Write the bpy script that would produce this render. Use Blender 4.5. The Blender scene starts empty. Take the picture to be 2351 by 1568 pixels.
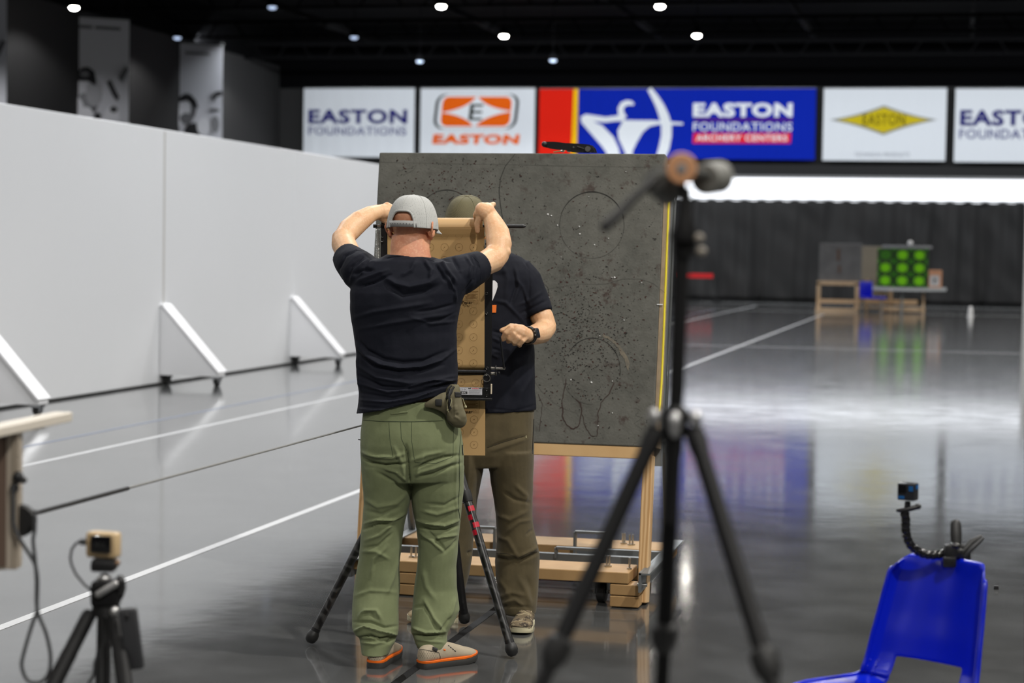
import bpy, bmesh, math, random
import numpy as np
from mathutils import Vector, Matrix, noise
random.seed(7)
PI = math.pi
R_ = math.radians
SC = bpy.context.scene
COL = SC.collection

# ------------------------------------------------------------------ camera
F = 4571.0; YAW = R_(12.8); PITCH = math.atan(205/4571); ROLL = R_(0.95); CH = 1.63
RM = (Matrix.Rotation(YAW, 3, 'Z') @ Matrix.Rotation(PI/2-PITCH, 3, 'X') @ Matrix.Rotation(ROLL, 3, 'Z'))
cd = bpy.data.cameras.new('camera'); cam = bpy.data.objects.new('camera', cd); COL.objects.link(cam)
cd.sensor_width = 36; cd.lens = F*36/2351.0
cam.matrix_world = Matrix.Translation((0, 0, CH)) @ RM.to_4x4()
cd.clip_start = 0.1; cd.clip_end = 300
cd.dof.use_dof = True; cd.dof.focus_distance = 8.0; cd.dof.aperture_fstop = 2.8
SC.camera = cam
# ------------------------------------------------------------------ view + world
SC.view_settings.view_transform = 'Standard'; SC.view_settings.look = 'None'
SC.view_settings.gamma = 1; SC.view_settings.exposure = 0.0
SC.view_settings.use_curve_mapping = False
SC.cycles.max_bounces = 5; SC.cycles.diffuse_bounces = 3; SC.cycles.glossy_bounces = 3
SC.cycles.transmission_bounces = 2; SC.cycles.caustics_reflective = False
SC.cycles.sample_clamp_indirect = 4.0
w = bpy.data.worlds.new('world'); SC.world = w; w.use_nodes = True
w.node_tree.nodes['Background'].inputs[0].default_value = (0.75, 0.82, 1, 1)
w.node_tree.nodes['Background'].inputs[1].default_value = 0.02
# ------------------------------------------------------------------ lamps of the hall (down-lights on a regular grid under the ceiling)
LZ = 8.3
LX = [-24.8+5.54*k for k in range(8)]
LY = [52.8-7.7*k for k in range(9)]+[60.5, 68.2]
def lamp(x, y, e, r=0.12, col=(1, .965, .92), cone=150):
    ld = bpy.data.lights.new('ceiling_lamp_light', 'SPOT'); ld.energy = e; ld.shadow_soft_size = r
    ld.spot_size = R_(cone); ld.spot_blend = .35; ld.color = col
    lo = bpy.data.objects.new('ceiling_lamp_light', ld); COL.objects.link(lo); lo.location = (x, y, LZ-.02)
    return lo
E_L = 620
for ly in LY:
    for i, lx in enumerate(LX):
        if ly > 50 and abs(lx+2.64) < .5: continue
        if ly > 65 and lx > -10: continue
        if lx < -20 and ly < 36: continue
        e = E_L*((2.0 if 30 < ly < 50 else .4) if lx < -18 else 1)
        if 10 < ly < 40 and -12 < lx < 0: e = E_L*1.6
        if ly < 10: e = E_L*.4
        if abs(lx-2.9) < .2 and -4 < ly < 9: e = E_L*3.2
        lamp(lx, ly, e, .16 if ly < 50 else .1, ((.975, .985, 1) if ly > 9 else (1, .97, .93)) if lx < 0 else (1, .96, .9))
# unseen area lights added to brighten the far wall and its banners
for x in (-26, -20, -14, -8, -2, 4, 10, 16):
    ld = bpy.data.lights.new('far_wall_fill', 'AREA'); ld.energy = 420; ld.shape = 'RECTANGLE'; ld.size = 4; ld.size_y = .4
    ld.color = (.9, .95, 1)
    lo = bpy.data.objects.new('far_wall_fill', ld); COL.objects.link(lo); lo.location = (x, 66, 9.0)
    lo.rotation_euler = (R_(38), 0, 0)
    lo.visible_camera = True

# ------------------------------------------------------------------ projection helpers: a pixel of the frame to a point in the hall
FW = Vector((-math.sin(YAW), math.cos(YAW), 0)); RT = Vector((math.cos(YAW), math.sin(YAW), 0)); UP = Vector((0, 0, 1))
C0 = Vector((0, 0, CH))
def ray(px, py): return RM @ Vector(((px-1175.5)/F, -(py-784)/F, -1))
def P(px, py, d):
    r = ray(px, py); return C0 + r*(d/r.dot(FW))
def G(px, py, z=0.0):
    r = ray(px, py); return C0 + r*((z-CH)/r.z)
def PL(px, py, p0, n):
    r = ray(px, py); return C0 + r*((p0-C0).dot(n)/r.dot(n))
def Qn(V):
    q = (V-np.array(C0)) @ np.array(RM)
    return 1175.5+F*q[:, 0]/-q[:, 2], 784-F*q[:, 1]/-q[:, 2]
def dep(p): return (p-C0).dot(FW)
def mpp(d): return d/F

# ------------------------------------------------------------------ materials
MATS = {}
def mat(name, col, rough=.6, metal=0, spec=.5, nz=None, bump=None, emit=None, coat=0, trans=0, sheen=0):
    """nz=(scale, amount, colour2[, detail]) colour noise; bump=(scale, strength[, distance])"""
    if name in MATS: return MATS[name]
    m = bpy.data.materials.new(name); m.use_nodes = True; nt = m.node_tree; b = nt.nodes['Principled BSDF']
    b.inputs['Base Color'].default_value = (*col, 1); b.inputs['Roughness'].default_value = rough
    b.inputs['Metallic'].default_value = metal; b.inputs['Specular IOR Level'].default_value = spec
    if coat: b.inputs['Coat Weight'].default_value = coat; b.inputs['Coat Roughness'].default_value = .15
    if sheen: b.inputs['Sheen Weight'].default_value = sheen; b.inputs['Sheen Roughness'].default_value = .6
    tc = nt.nodes.new('ShaderNodeTexCoord')
    if nz:
        n = nt.nodes.new('ShaderNodeTexNoise'); n.inputs['Scale'].default_value = nz[0]; n.inputs['Detail'].default_value = nz[3] if len(nz) > 3 else 4
        nt.links.new(tc.outputs['Object'], n.inputs['Vector'])
        rp = nt.nodes.new('ShaderNodeMapRange'); rp.inputs[1].default_value = .35; rp.inputs[2].default_value = .65; rp.inputs[4].default_value = nz[1]
        nt.links.new(n.outputs[0], rp.inputs[0])
        mx = nt.nodes.new('ShaderNodeMix'); mx.data_type = 'RGBA'; mx.inputs[6].default_value = (*col, 1); mx.inputs[7].default_value = (*nz[2], 1)
        nt.links.new(rp.outputs[0], mx.inputs[0]); nt.links.new(mx.outputs[2], b.inputs['Base Color'])
    if bump:
        n = nt.nodes.new('ShaderNodeTexNoise'); n.inputs['Scale'].default_value = bump[0]; n.inputs['Detail'].default_value = 3
        nt.links.new(tc.outputs['Object'], n.inputs['Vector'])
        bp = nt.nodes.new('ShaderNodeBump'); bp.inputs['Strength'].default_value = bump[1]; bp.inputs['Distance'].default_value = bump[2] if len(bump) > 2 else .002
        nt.links.new(n.outputs[0], bp.inputs['Height']); nt.links.new(bp.outputs[0], b.inputs['Normal'])
    if emit:
        b.inputs['Emission Color'].default_value = (*emit[0], 1); b.inputs['Emission Strength'].default_value = emit[1]
    MATS[name] = m; return m
def nd(m, t): return m.node_tree.nodes.new(t)
def lk(m, a, b): m.node_tree.links.new(a, b)
def mth(m, op, a, b=None, c=None):
    n = nd(m, 'ShaderNodeMath'); n.operation = op
    for i, v in enumerate((a, b, c)):
        if v is None: continue
        if isinstance(v, (int, float)): n.inputs[i].default_value = v
        else: lk(m, v, n.inputs[i])
    return n.outputs[0]
def mixc(m, f, a, b):
    n = nd(m, 'ShaderNodeMix'); n.data_type = 'RGBA'
    lk(m, f, n.inputs[0])
    for i, v in ((6, a), (7, b)):
        if isinstance(v, tuple): n.inputs[i].default_value = (*v, 1)
        else: lk(m, v, n.inputs[i])
    return n.outputs[2]
def noisen(m, vec, scale, detail=3, rough=.5):
    n = nd(m, 'ShaderNodeTexNoise'); n.inputs['Scale'].default_value = scale; n.inputs['Detail'].default_value = detail; n.inputs['Roughness'].default_value = rough
    lk(m, vec, n.inputs['Vector']); return n.outputs[0]

def srgb(r, g, b):
    f = lambda c: (c/255/12.92) if c/255 <= .04045 else ((c/255+.055)/1.055)**2.4
    return (f(r), f(g), f(b))

# ------------------------------------------------------------------ mesh builder
ROOT = {}
def rootloc(o):
    while o.parent: o = o.parent
    return Vector(ROOT.get(o.name, o.location))
class MB:
    def __init__(s): s.v = []; s.f = []
    def add(s, vs, fs):
        o = len(s.v); s.v += [Vector(p) for p in vs]; s.f += [tuple(i+o for i in f) for f in fs]; return s
    def box(s, c, size, M=None):
        M = M or Matrix.Identity(3); c = Vector(c); h = Vector(size)/2
        vs = [c + M @ Vector((x*h.x, y*h.y, z*h.z)) for x in (-1, 1) for y in (-1, 1) for z in (-1, 1)]
        return s.add(vs, [(0, 1, 3, 2), (4, 6, 7, 5), (0, 4, 5, 1), (2, 3, 7, 6), (0, 2, 6, 4), (1, 5, 7, 3)])
    def rbox(s, c, size, M=None, r=.004, seg=2):
        bm = bmesh.new(); bmesh.ops.create_cube(bm, size=1)
        for v in bm.verts: v.co = Vector((v.co.x*size[0], v.co.y*size[1], v.co.z*size[2]))
        bmesh.ops.bevel(bm, geom=list(bm.edges), offset=min(r, min(size)*.45), segments=seg, affect='EDGES', profile=.5)
        M = M or Matrix.Identity(3); c = Vector(c); bm.verts.index_update()
        s.add([c + M @ v.co for v in bm.verts], [tuple(v.index for v in f.verts) for f in bm.faces]); bm.free(); return s
    def loft(s, rings, cap=True):
        n = len(rings[0]); vs = [p for r in rings for p in r]; fs = []
        for i in range(len(rings)-1):
            for j in range(n):
                a = i*n+j; b = i*n+(j+1) % n; fs.append((a, b, b+n, a+n))
        if cap: fs.append(tuple(range(n))[::-1]); fs.append(tuple(range((len(rings)-1)*n, len(rings)*n)))
        return s.add(vs, fs)
    def tube(s, pts, r, seg=12, cap=True, flat=1.0, ref=None):
        pts = [Vector(p) for p in pts]; rs = r if isinstance(r, (list, tuple)) else [r]*len(pts)
        rings = []; nrm = None
        for i, p in enumerate(pts):
            t = (pts[min(i+1, len(pts)-1)]-pts[max(i-1, 0)]).normalized()
            if nrm is None:
                a = Vector(ref) if ref is not None else (Vector((0, 0, 1)) if abs(t.z) < .9 else Vector((1, 0, 0)))
                nrm = (a-t*a.dot(t)).normalized()
            else: nrm = (nrm-t*nrm.dot(t)).normalized()
            b = t.cross(nrm)
            rings.append([p + nrm*math.cos(2*PI*k/seg)*rs[i]*flat + b*math.sin(2*PI*k/seg)*rs[i] for k in range(seg)])
        return s.loft(rings, cap)
    def capsule(s, pts, r, seg=12, flat=1.0, ref=None):
        pts = [Vector(p) for p in pts]; rs = list(r) if isinstance(r, (list, tuple)) else [r]*len(pts)
        a = (pts[0]-pts[1]).normalized(); b = (pts[-1]-pts[-2]).normalized()
        P0 = [pts[0]+a*rs[0]*q for q in (.98, .8, .45)]; R0 = [rs[0]*q for q in (.15, .6, .89)]
        P1 = [pts[-1]+b*rs[-1]*q for q in (.45, .8, .98)]; R1 = [rs[-1]*q for q in (.89, .6, .15)]
        return s.tube(P0+pts+P1, R0+rs+R1, seg, True, flat, ref)
    def cyl(s, p0, p1, r0, r1=None, seg=20): return s.tube([p0, p1], [r0, r0 if r1 is None else r1], seg)
    def ell(s, c, rad, M=None, seg=16, rg=10):
        M = M or Matrix.Identity(3); c = Vector(c); rings = []
        for i in range(1, rg):
            a = PI*i/rg; rings.append([c + M @ Vector((rad[0]*math.sin(a)*math.cos(2*PI*k/seg), rad[1]*math.sin(a)*math.sin(2*PI*k/seg), -rad[2]*math.cos(a))) for k in range(seg)])
        o = len(s.v); s.loft(rings, False); n = len(s.v)
        s.v += [c-M @ Vector((0, 0, rad[2])), c+M @ Vector((0, 0, rad[2]))]
        for k in range(seg):
            s.f.append((n, o+(k+1) % seg, o+k)); q = o+(rg-2)*seg; s.f.append((n+1, q+k, q+(k+1) % seg))
        return s
    def prism(s, poly, ext):
        n = len(poly); ext = Vector(ext); vs = [Vector(p) for p in poly]+[Vector(p)+ext for p in poly]
        return s.add(vs, [tuple(range(n))[::-1], tuple(range(n, 2*n))]+[(i, (i+1) % n, (i+1) % n+n, i+n) for i in range(n)])
    def torus(s, c, r, r2, ax=(0, 1, 0), seg=32, ms=8, arc=2*PI, a0=0):
        ax = Vector(ax).normalized(); u = ax.orthogonal().normalized() if abs(ax.z) > .99 else Vector((0, 0, 1)).cross(ax).normalized(); v = ax.cross(u)
        c = Vector(c); full = abs(arc-2*PI) < 1e-6; n = seg if full else seg+1
        vs = []
        for i in range(n):
            a = a0+arc*i/seg; d = u*math.cos(a)+v*math.sin(a)
            for k in range(ms):
                b = 2*PI*k/ms; vs.append(c+d*(r+r2*math.cos(b))+ax*r2*math.sin(b))
        fs = []
        for i in range(n if full else n-1):
            for k in range(ms):
                i2 = (i+1) % n; fs.append((i*ms+k, i*ms+(k+1) % ms, i2*ms+(k+1) % ms, i2*ms+k))
        return s.add(vs, fs)
    def build(s, name, material, parent=None, smooth=40, loc=None):
        me = bpy.data.meshes.new(name)
        o = bpy.data.objects.new(name, me); COL.objects.link(o)
        if parent is not None: base = rootloc(parent); o.parent = parent
        elif loc is not None: base = Vector(loc); o.location = base
        else:
            if s.v:
                xs = [p.x for p in s.v]; ys = [p.y for p in s.v]; zs = [p.z for p in s.v]
                base = Vector(((min(xs)+max(xs))/2, (min(ys)+max(ys))/2, min(zs)))
            else: base = Vector((0, 0, 0))
            o.location = base
        if parent is None: ROOT[o.name] = tuple(base)
        me.from_pydata([p-base for p in s.v], [], s.f); me.update()
        bm = bmesh.new(); bm.from_mesh(me); bmesh.ops.recalc_face_normals(bm, faces=bm.faces); bm.to_mesh(me); bm.free()
        if smooth:
            for p in me.polygons: p.use_smooth = True
            me.set_sharp_from_angle(angle=R_(smooth))
        me.materials.append(material)
        return o

def tag(o, label, cat, group=None, kind=None):
    o['label'] = label; o['category'] = cat
    if group: o['group'] = group
    if kind: o['kind'] = kind
    return o
def thing(name, loc, label, cat, group=None):
    o = bpy.data.objects.new(name, None); COL.objects.link(o); o.location = loc; o.empty_display_size = .1
    ROOT[o.name] = tuple(loc); return tag(o, label, cat, group)
def struct(o):
    o['kind'] = 'structure'; return o
def dup(root, loc, label, group=None, rot=None):
    r = root.copy(); COL.objects.link(r); r.location = loc; r['label'] = label; ROOT[r.name] = tuple(loc)
    if rot is not None: r.rotation_euler = rot
    if group: r['group'] = group
    for ch in list(root.children):
        c = ch.copy(); COL.objects.link(c); c.parent = r
        for g in ch.children:
            d = g.copy(); COL.objects.link(d); d.parent = c
    return r

def lettering(name, text, org, u, v, wdt, hgt, material, parent, shear=0.0, bold=0.0, ext=.0):
    """text filled into the rectangle org + u*[0,wdt] + v*[0,hgt]"""
    cu = bpy.data.curves.new('t', 'FONT'); cu.body = text; cu.offset = bold; cu.resolution_u = 3; cu.space_character = 1.1
    to = bpy.data.objects.new('t', cu); COL.objects.link(to)
    dg = bpy.context.evaluated_depsgraph_get(); me = bpy.data.meshes.new_from_object(to.evaluated_get(dg))
    bpy.data.objects.remove(to); bpy.data.curves.remove(cu)
    V = [x.co.copy() for x in me.vertices]
    x0 = min(p.x for p in V); x1 = max(p.x for p in V); y0 = min(p.y for p in V); y1 = max(p.y for p in V)
    u = Vector(u).normalized(); v = Vector(v).normalized(); n = u.cross(v); org = Vector(org)
    vs = [org+u*((p.x-x0)/(x1-x0)*wdt+shear*(p.y-y0)/(y1-y0)*hgt)+v*((p.y-y0)/(y1-y0)*hgt) for p in V]
    fs = [tuple(p.vertices) for p in me.polygons]; bpy.data.meshes.remove(me)
    m = MB(); m.add(vs, fs); o = m.build(name, material, parent, smooth=0)
    return o

# ------------------------------------------------------------------ organic shapes: closed lofts fused by a voxel remesh
def fuse(mb, voxel, smooth=6, folds=None, nz=None, post=None):
    me = bpy.data.meshes.new('tmp'); me.from_pydata(mb.v, [], mb.f); me.update()
    bm = bmesh.new(); bm.from_mesh(me); bmesh.ops.triangulate(bm, faces=bm.faces); bmesh.ops.recalc_face_normals(bm, faces=bm.faces); bm.to_mesh(me); bm.free()
    o = bpy.data.objects.new('tmp', me); COL.objects.link(o)
    md = o.modifiers.new('r', 'REMESH'); md.mode = 'VOXEL'; md.voxel_size = voxel
    sm = o.modifiers.new('s', 'SMOOTH'); sm.factor = .5; sm.iterations = smooth
    dg = bpy.context.evaluated_depsgraph_get(); dg.update()
    m2 = bpy.data.meshes.new_from_object(o.evaluated_get(dg)); bpy.data.objects.remove(o)
    n = len(m2.vertices); V = np.empty(n*3); m2.vertices.foreach_get('co', V); V = V.reshape(-1, 3)
    N = np.empty(n*3); m2.vertices.foreach_get('normal', N); N = N.reshape(-1, 3)
    D = np.zeros(n)
    if folds:
        qx, qy = Qn(V)
        tc = np.array(C0)-V; tc /= np.linalg.norm(tc, axis=1)[:, None]
        face = np.clip((N*tc).sum(1)*2.0+.1, 0, 1)
        for pts, wd, amp in folds:
            best = np.full(n, 1e9); tt = np.zeros(n); L = 0; seg = []
            for a, b in zip(pts[:-1], pts[1:]): seg.append((L, math.dist(a, b))); L += seg[-1][1]
            for (a, b), (l0, ln) in zip(zip(pts[:-1], pts[1:]), seg):
                ax, ay = a; dx, dy = b[0]-ax, b[1]-ay
                t = np.clip(((qx-ax)*dx+(qy-ay)*dy)/(ln*ln), 0, 1)
                ds = (qx-ax-t*dx)**2+(qy-ay-t*dy)**2
                k = ds < best; best = np.where(k, ds, best); tt = np.where(k, (l0+t*ln)/L, tt)
            taper = np.clip(np.minimum(tt, 1-tt)*4+.25, 0, 1)
            D += amp*taper*np.exp(-best/(wd*wd))*face
    if nz:
        for sc, am, st in nz:
            for i in range(n):
                D[i] += am*noise.noise(Vector((V[i, 0]*sc, V[i, 1]*sc, V[i, 2]*sc*st)))
    V = V+N*D[:, None]
    out = MB(); out.v = [Vector(p) for p in V]; out.f = [tuple(p.vertices) for p in m2.polygons]
    bpy.data.meshes.remove(m2); return out
def ring(Lp, Rp, d, b, n=28, ex=2.3, tip=0.0, db=None):
    """horizontal ellipse-like ring whose left and right limits show at pixels Lp and Rp"""
    l = P(*Lp, d); r = P(*Rp, d); c = (l+r)/2; a = (r-l)/2; out = []
    for k in range(n):
        t = 2*PI*k/n; cs, sn = math.cos(t), math.sin(t)
        x = math.copysign(abs(cs)**(2/ex), cs); y = math.copysign(abs(sn)**(2/ex), sn)
        bb = b if (sn > 0 or db is None) else db
        out.append(c+a*x+FW*bb*y+UP*tip*y)
    return out
def pp(lst): return [P(x, y, d) for x, y, d in lst]

# =================================================================== THE HALL
X0, X1, YB, YF, ZC = -26.6, 16.5, -12.0, 75.0, 10.2
# floor: polished concrete
fm = mat('polished_concrete', (.1, .1, .1), .2, spec=.8, coat=.42); b = fm.node_tree.nodes['Principled BSDF']; b.inputs['Coat Roughness'].default_value = .13; b.inputs['Coat IOR'].default_value = 1.6
tc = nd(fm, 'ShaderNodeTexCoord').outputs['Object']
n1 = noisen(fm, tc, .35, 5, .6); n2 = noisen(fm, tc, 2.2, 5, .62); n3 = noisen(fm, tc, 60, 3, .6)
s = mth(fm, 'ADD', mth(fm, 'MULTIPLY', n1, .5), mth(fm, 'MULTIPLY', n2, .5))
mr = nd(fm, 'ShaderNodeMapRange'); mr.inputs[1].default_value = .38; mr.inputs[2].default_value = .62; lk(fm, s, mr.inputs[0])
c1 = mixc(fm, mr.outputs[0], (.058, .060, .061), (.112, .115, .117))
c2 = mixc(fm, mth(fm, 'MULTIPLY', n3, .35), c1, (.11, .11, .1))
lk(fm, c2, b.inputs['Base Color'])
r_ = mth(fm, 'ADD', mth(fm, 'MULTIPLY', n2, .12), .02); lk(fm, r_, b.inputs['Roughness'])
bp = nd(fm, 'ShaderNodeBump'); bp.inputs['Strength'].default_value = .06; bp.inputs['Distance'].default_value = .01
lk(fm, noisen(fm, tc, 3.5, 2, .5), bp.inputs['Height']); lk(fm, bp.outputs[0], b.inputs['Normal'])
m = MB(); m.box(((X0+X1)/2, (YB+YF)/2, -.1), (X1-X0, YF-YB, .2)); struct(m.build('floor', fm, loc=(0, 0, 0), smooth=0))
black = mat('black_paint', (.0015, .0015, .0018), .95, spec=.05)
dkwall = mat('charcoal_wall_paint', (.011, .0105, .0105), .85, nz=(.25, .6, (.015, .014, .0135)))
m = MB(); m.box(((X0+X1)/2, (YB+YF)/2, ZC+.1), (X1-X0, YF-YB, .2)); struct(m.build('ceiling', black, smooth=0))
for nm, c, sz in (('wall_left', (X0-.1, (YB+YF)/2, ZC/2), (.2, YF-YB, ZC)), ('wall_right', (X1+.1, (YB+YF)/2, ZC/2), (.2, YF-YB, ZC)),
                  ('wall_back', ((X0+X1)/2, YB-.1, ZC/2), (X1-X0, .2, ZC)), ('wall_far', ((X0+X1)/2, YF+.1, ZC/2), (X1-X0, .2, ZC))):
    m = MB(); m.box(c, sz); struct(m.build(nm, dkwall, smooth=0))
m = MB(); m.box(((X0+X1)/2, YF-.04, (7.95+ZC)/2), (X1-X0, .08, ZC-7.95)); struct(m.build('trim_31', black, smooth=0))  # black panel added to hold the upper far wall dark under the lamps
m = MB(); m.box((X0+.04, (YB+YF)/2, (8.8+ZC)/2), (.08, YF-YB, ZC-8.8)); struct(m.build('trim_32', black, smooth=0))  # same added dark panel along the top of the left wall
# roof beams and joists
bmat_ = mat('black_steel_beam', (.0016, .0016, .0018), .9, spec=.06)
for i, y in enumerate((34, 41, 48.5, 56.3, 64, 71)):
    m = MB(); m.box(((X0+X1)/2, y, 9.25), (X1-X0, .12, .12)); m.box(((X0+X1)/2, y, 8.75), (X1-X0, .1, .08))
    for k in range(44):
        x = X0+.5+k*.97; m.box((x, y, 9.0), (.05, .05, .55), Matrix.Rotation(R_(35 if k % 2 else -35), 3, 'Y'))
    struct(m.build('trim_%d' % (i+1), bmat_, smooth=0))
for j, x in enumerate((-22, -16.5, -11, -5.5, 0)):
    m = MB(); m.box((x, 50, 9.5), (.14, 46, .2)); struct(m.build('trim_%d' % (j+7), bmat_, smooth=0))

# white partition on the left: panels of 5.2 m standing on a thin dark gap
WX = -9.24
wm = mat('white_partition_panel', (.76, .765, .775), .45, nz=(.5, .35, (.72, .73, .74)), spec=.3)
gap = mat('gap_shade', (.03, .03, .03), .8)
ys = [G(85-5, 915)[1]]
SEAM = [(375, 700), (672, 700)]
ys = [PL(x, y, Vector((WX, 0, 0)), Vector((1, 0, 0))).y for x, y in SEAM]
st = ys[1]-ys[0]
edges = [ys[0]+st*k for k in range(-3, 4)]
edges[-1] = 46.0; 
strip_m = mat('tan_seam_strip', (.50, .485, .455), .6)
top = PL(375, 297, Vector((WX, 0, 0)), Vector((1, 0, 0))).z
m = MB()
for a, c in zip(edges[:-1], edges[1:]):
    m.rbox((WX-.05, (a+c)/2, (top+.022)/2), (.1, c-a-.008, top-.022), r=.006, seg=1)
    m.box((WX-.052, (a+c)/2, top*.52), (.1, c-a-.01, .004))
struct(m.build('wall_partition', wm, smooth=0))
for k_, yy in enumerate(edges[1:4]):
    m = MB(); m.box((WX+.0005, yy, top/2+.4), (.003, .045, top-.85)); struct(m.build('trim_%d' % (40+k_), strip_m, smooth=0))
m = MB(); m.box((WX-.06, (edges[0]+46)/2, .011), (.08, 46-edges[0], .022)); struct(m.build('gap_shade_strip', gap, smooth=0))  # dark strip stands in for the shade in the gap below the panels
# partition braces (triangular fin on castors)
white = mat('white_paint', (.82, .82, .83), .4)
finm = mat('white_fin_paint', (.76, .76, .77), .45)
rub = mat('black_rubber', (.012, .012, .012), .5)
steel = mat('zinc_steel', (.42, .43, .44), .35, metal=1)
blk = mat('black_plastic', (.010, .010, .011), .38)
def brace(y):
    t = thing('partition_brace', (WX, y, 0), '', 'brace', 'triangular braces along the white partition')
    t0 = .115; L = .74; Hh = .83
    m = MB(); x = WX+.002
    m.prism([(x, y-.1, t0), (x+L, y-.1, t0), (x+L, y-.1, t0+.04), (x+.02, y-.1, t0+Hh), (x, y-.1, t0+Hh)], (0, .2, 0)); m.build('fin', finm, t, smooth=0)
    m = MB(); d = Vector((L-.02, 0, .04-Hh)).normalized(); nrm = Vector((-d.z, 0, d.x)); a = Vector((x+.02, y-.13, t0+Hh)); e = Vector((x+L, y-.13, t0+.04))
    m.prism([a, e, e+nrm*.02, a+nrm*.02], (0, .26, 0)); m.build('sloping_cap', white, t, smooth=0)
    for xx in (x+.05, x+L-.06):
        m = MB(); m.box((xx, y, .1), (.1, .12, .03)); m.box((xx-.035, y, .07), (.008, .08, .06)); m.box((xx+.035, y, .07), (.008, .08, .06)); c = m.build('caster', steel if xx > x+.2 else rub, t, smooth=0)
        m = MB(); m.cyl((xx-.025, y, .045), (xx+.025, y, .045), .045); m.build('wheel', rub, c)
    return t
bys = [ys[0]-st, ys[0], ys[1], ys[1]+st]
b0 = brace(bys[0]); b0['label'] = 'nearest triangular white brace of the partition, cut off by the left edge of the photo'
dup(b0, (WX, bys[1], 0), 'second triangular white brace of the partition, standing below its first vertical seam')
dup(b0, (WX, bys[2], 0), 'farthest visible white partition brace, just left of the man in the grey cap')

# white and black floor tapes
tape = mat('white_floor_tape', (.62, .63, .64), .35, nz=(30, .3, (.5, .5, .5)))
btape = mat('black_floor_tape', (.004, .004, .004), .7, spec=.15)
def ftape(x, y0, y1, wd, mt, label, z=.0015):
    m = MB(); m.box((x, (y0+y1)/2, z/2+.0003), (wd, y1-y0, z)); tag(m.build('floor_tape', mt, smooth=0), label, 'tape')
ftape(-3.96, 5.5, 58, .055, tape, 'long white tape line on the floor running behind the two men')
ftape(-6.72, 10.5, 66, .055, tape, 'white tape line on the floor nearer to the left partition')
ftape(-2.055, 5.8, 9.3, .036, btape, 'black tape line on the floor beneath the man in green trousers')
bt2 = mat('faint_blue_reflection', (.20, .24, .34), .3)  # bluish wall reflection put on the floor as a coloured strip
ftape(-7.35, 14, 60, .04, bt2, 'faint bluish reflection, painted as a strip beside the white tape line by the partition')
for yy in (36.0, 60.0, 69.5):
    m = MB(); m.box((-2.5, yy, .0009), (13, .05 if yy < 60 else .09, .0012)); tag(m.build('floor_tape', tape, smooth=0), {36.0: 'thin white tape line across the floor of the middle of the hall', 60.0: 'white tape line across the floor in front of the green target cubes', 69.5: 'white tape line across the floor at the foot of the black curtain'}[yy], 'tape')

# far wall: black curtain, lit band, banners
def PF(px, py, y=YF): return PL(px, py, Vector((0, y, 0)), Vector((0, 1, 0)))
zc = PF(1900, 463).z; zs = PF(1900, 408).z
cm = mat('black_curtain_cloth', (.020, .0195, .0195), .75, spec=.25, nz=(.8, .5, (.028, .026, .025)))
m = MB(); nx, nz_ = 620, 26; vs = []; fs = []
cy = YF-1.0
for j in range(nz_+1):
    for i in range(nx+1):
        x = X0+.6+(X1-X0-1.2)*i/nx; z = .03+(zc-.03)*j/nz_
        f = noise.noise(Vector((x*.75, z*.12, 3)))*.34+noise.noise(Vector((x*2.6, z*.25, 9)))*.20+.10*noise.noise(Vector((x*1.2+z*.9, z*.8, 5)))
        sc = .045*abs(math.sin(x*PI/.62)) if j == nz_ else 0
        vs.append((x, cy+f, z-sc+(.02 if j == nz_ else 0)))
for j in range(nz_):
    for i in range(nx):
        a = j*(nx+1)+i; fs.append((a, a+1, a+nx+2, a+nx+1))
o_ = m.add(vs, fs).build('curtain', cm, smooth=80)
tag(o_, 'tall black backstop curtain hanging across the far end of the hall', 'curtain')
so = o_.modifiers.new('s', 'SOLIDIFY'); so.thickness = .012
m = MB(); m.cyl((X0+.3, cy, zc+.03), (X1-.3, cy, zc+.03), .03, seg=8)
struct(m.build('trim_20', steel))
bandm = mat('lit_gap_glow', (.85, .87, .9), .5, emit=((.95, .96, 1), 1.45))  # emission stands in for the lit room beyond the gap above the curtain
m = MB(); m.box(((X0+X1)/2, YF-.03, (zc-.2+zs)/2), (X1-X0, .04, zs-zc+.2)); struct(m.build('lit_gap_1', bandm, smooth=0))
gr = mat('grey_gap_frame', (.2, .2, .2), .5)
m = MB(); m.box(((X0+X1)/2, YF-.06, zs+.02), (X1-X0, .08, .1)); struct(m.build('trim_21', gr, smooth=0))

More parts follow.
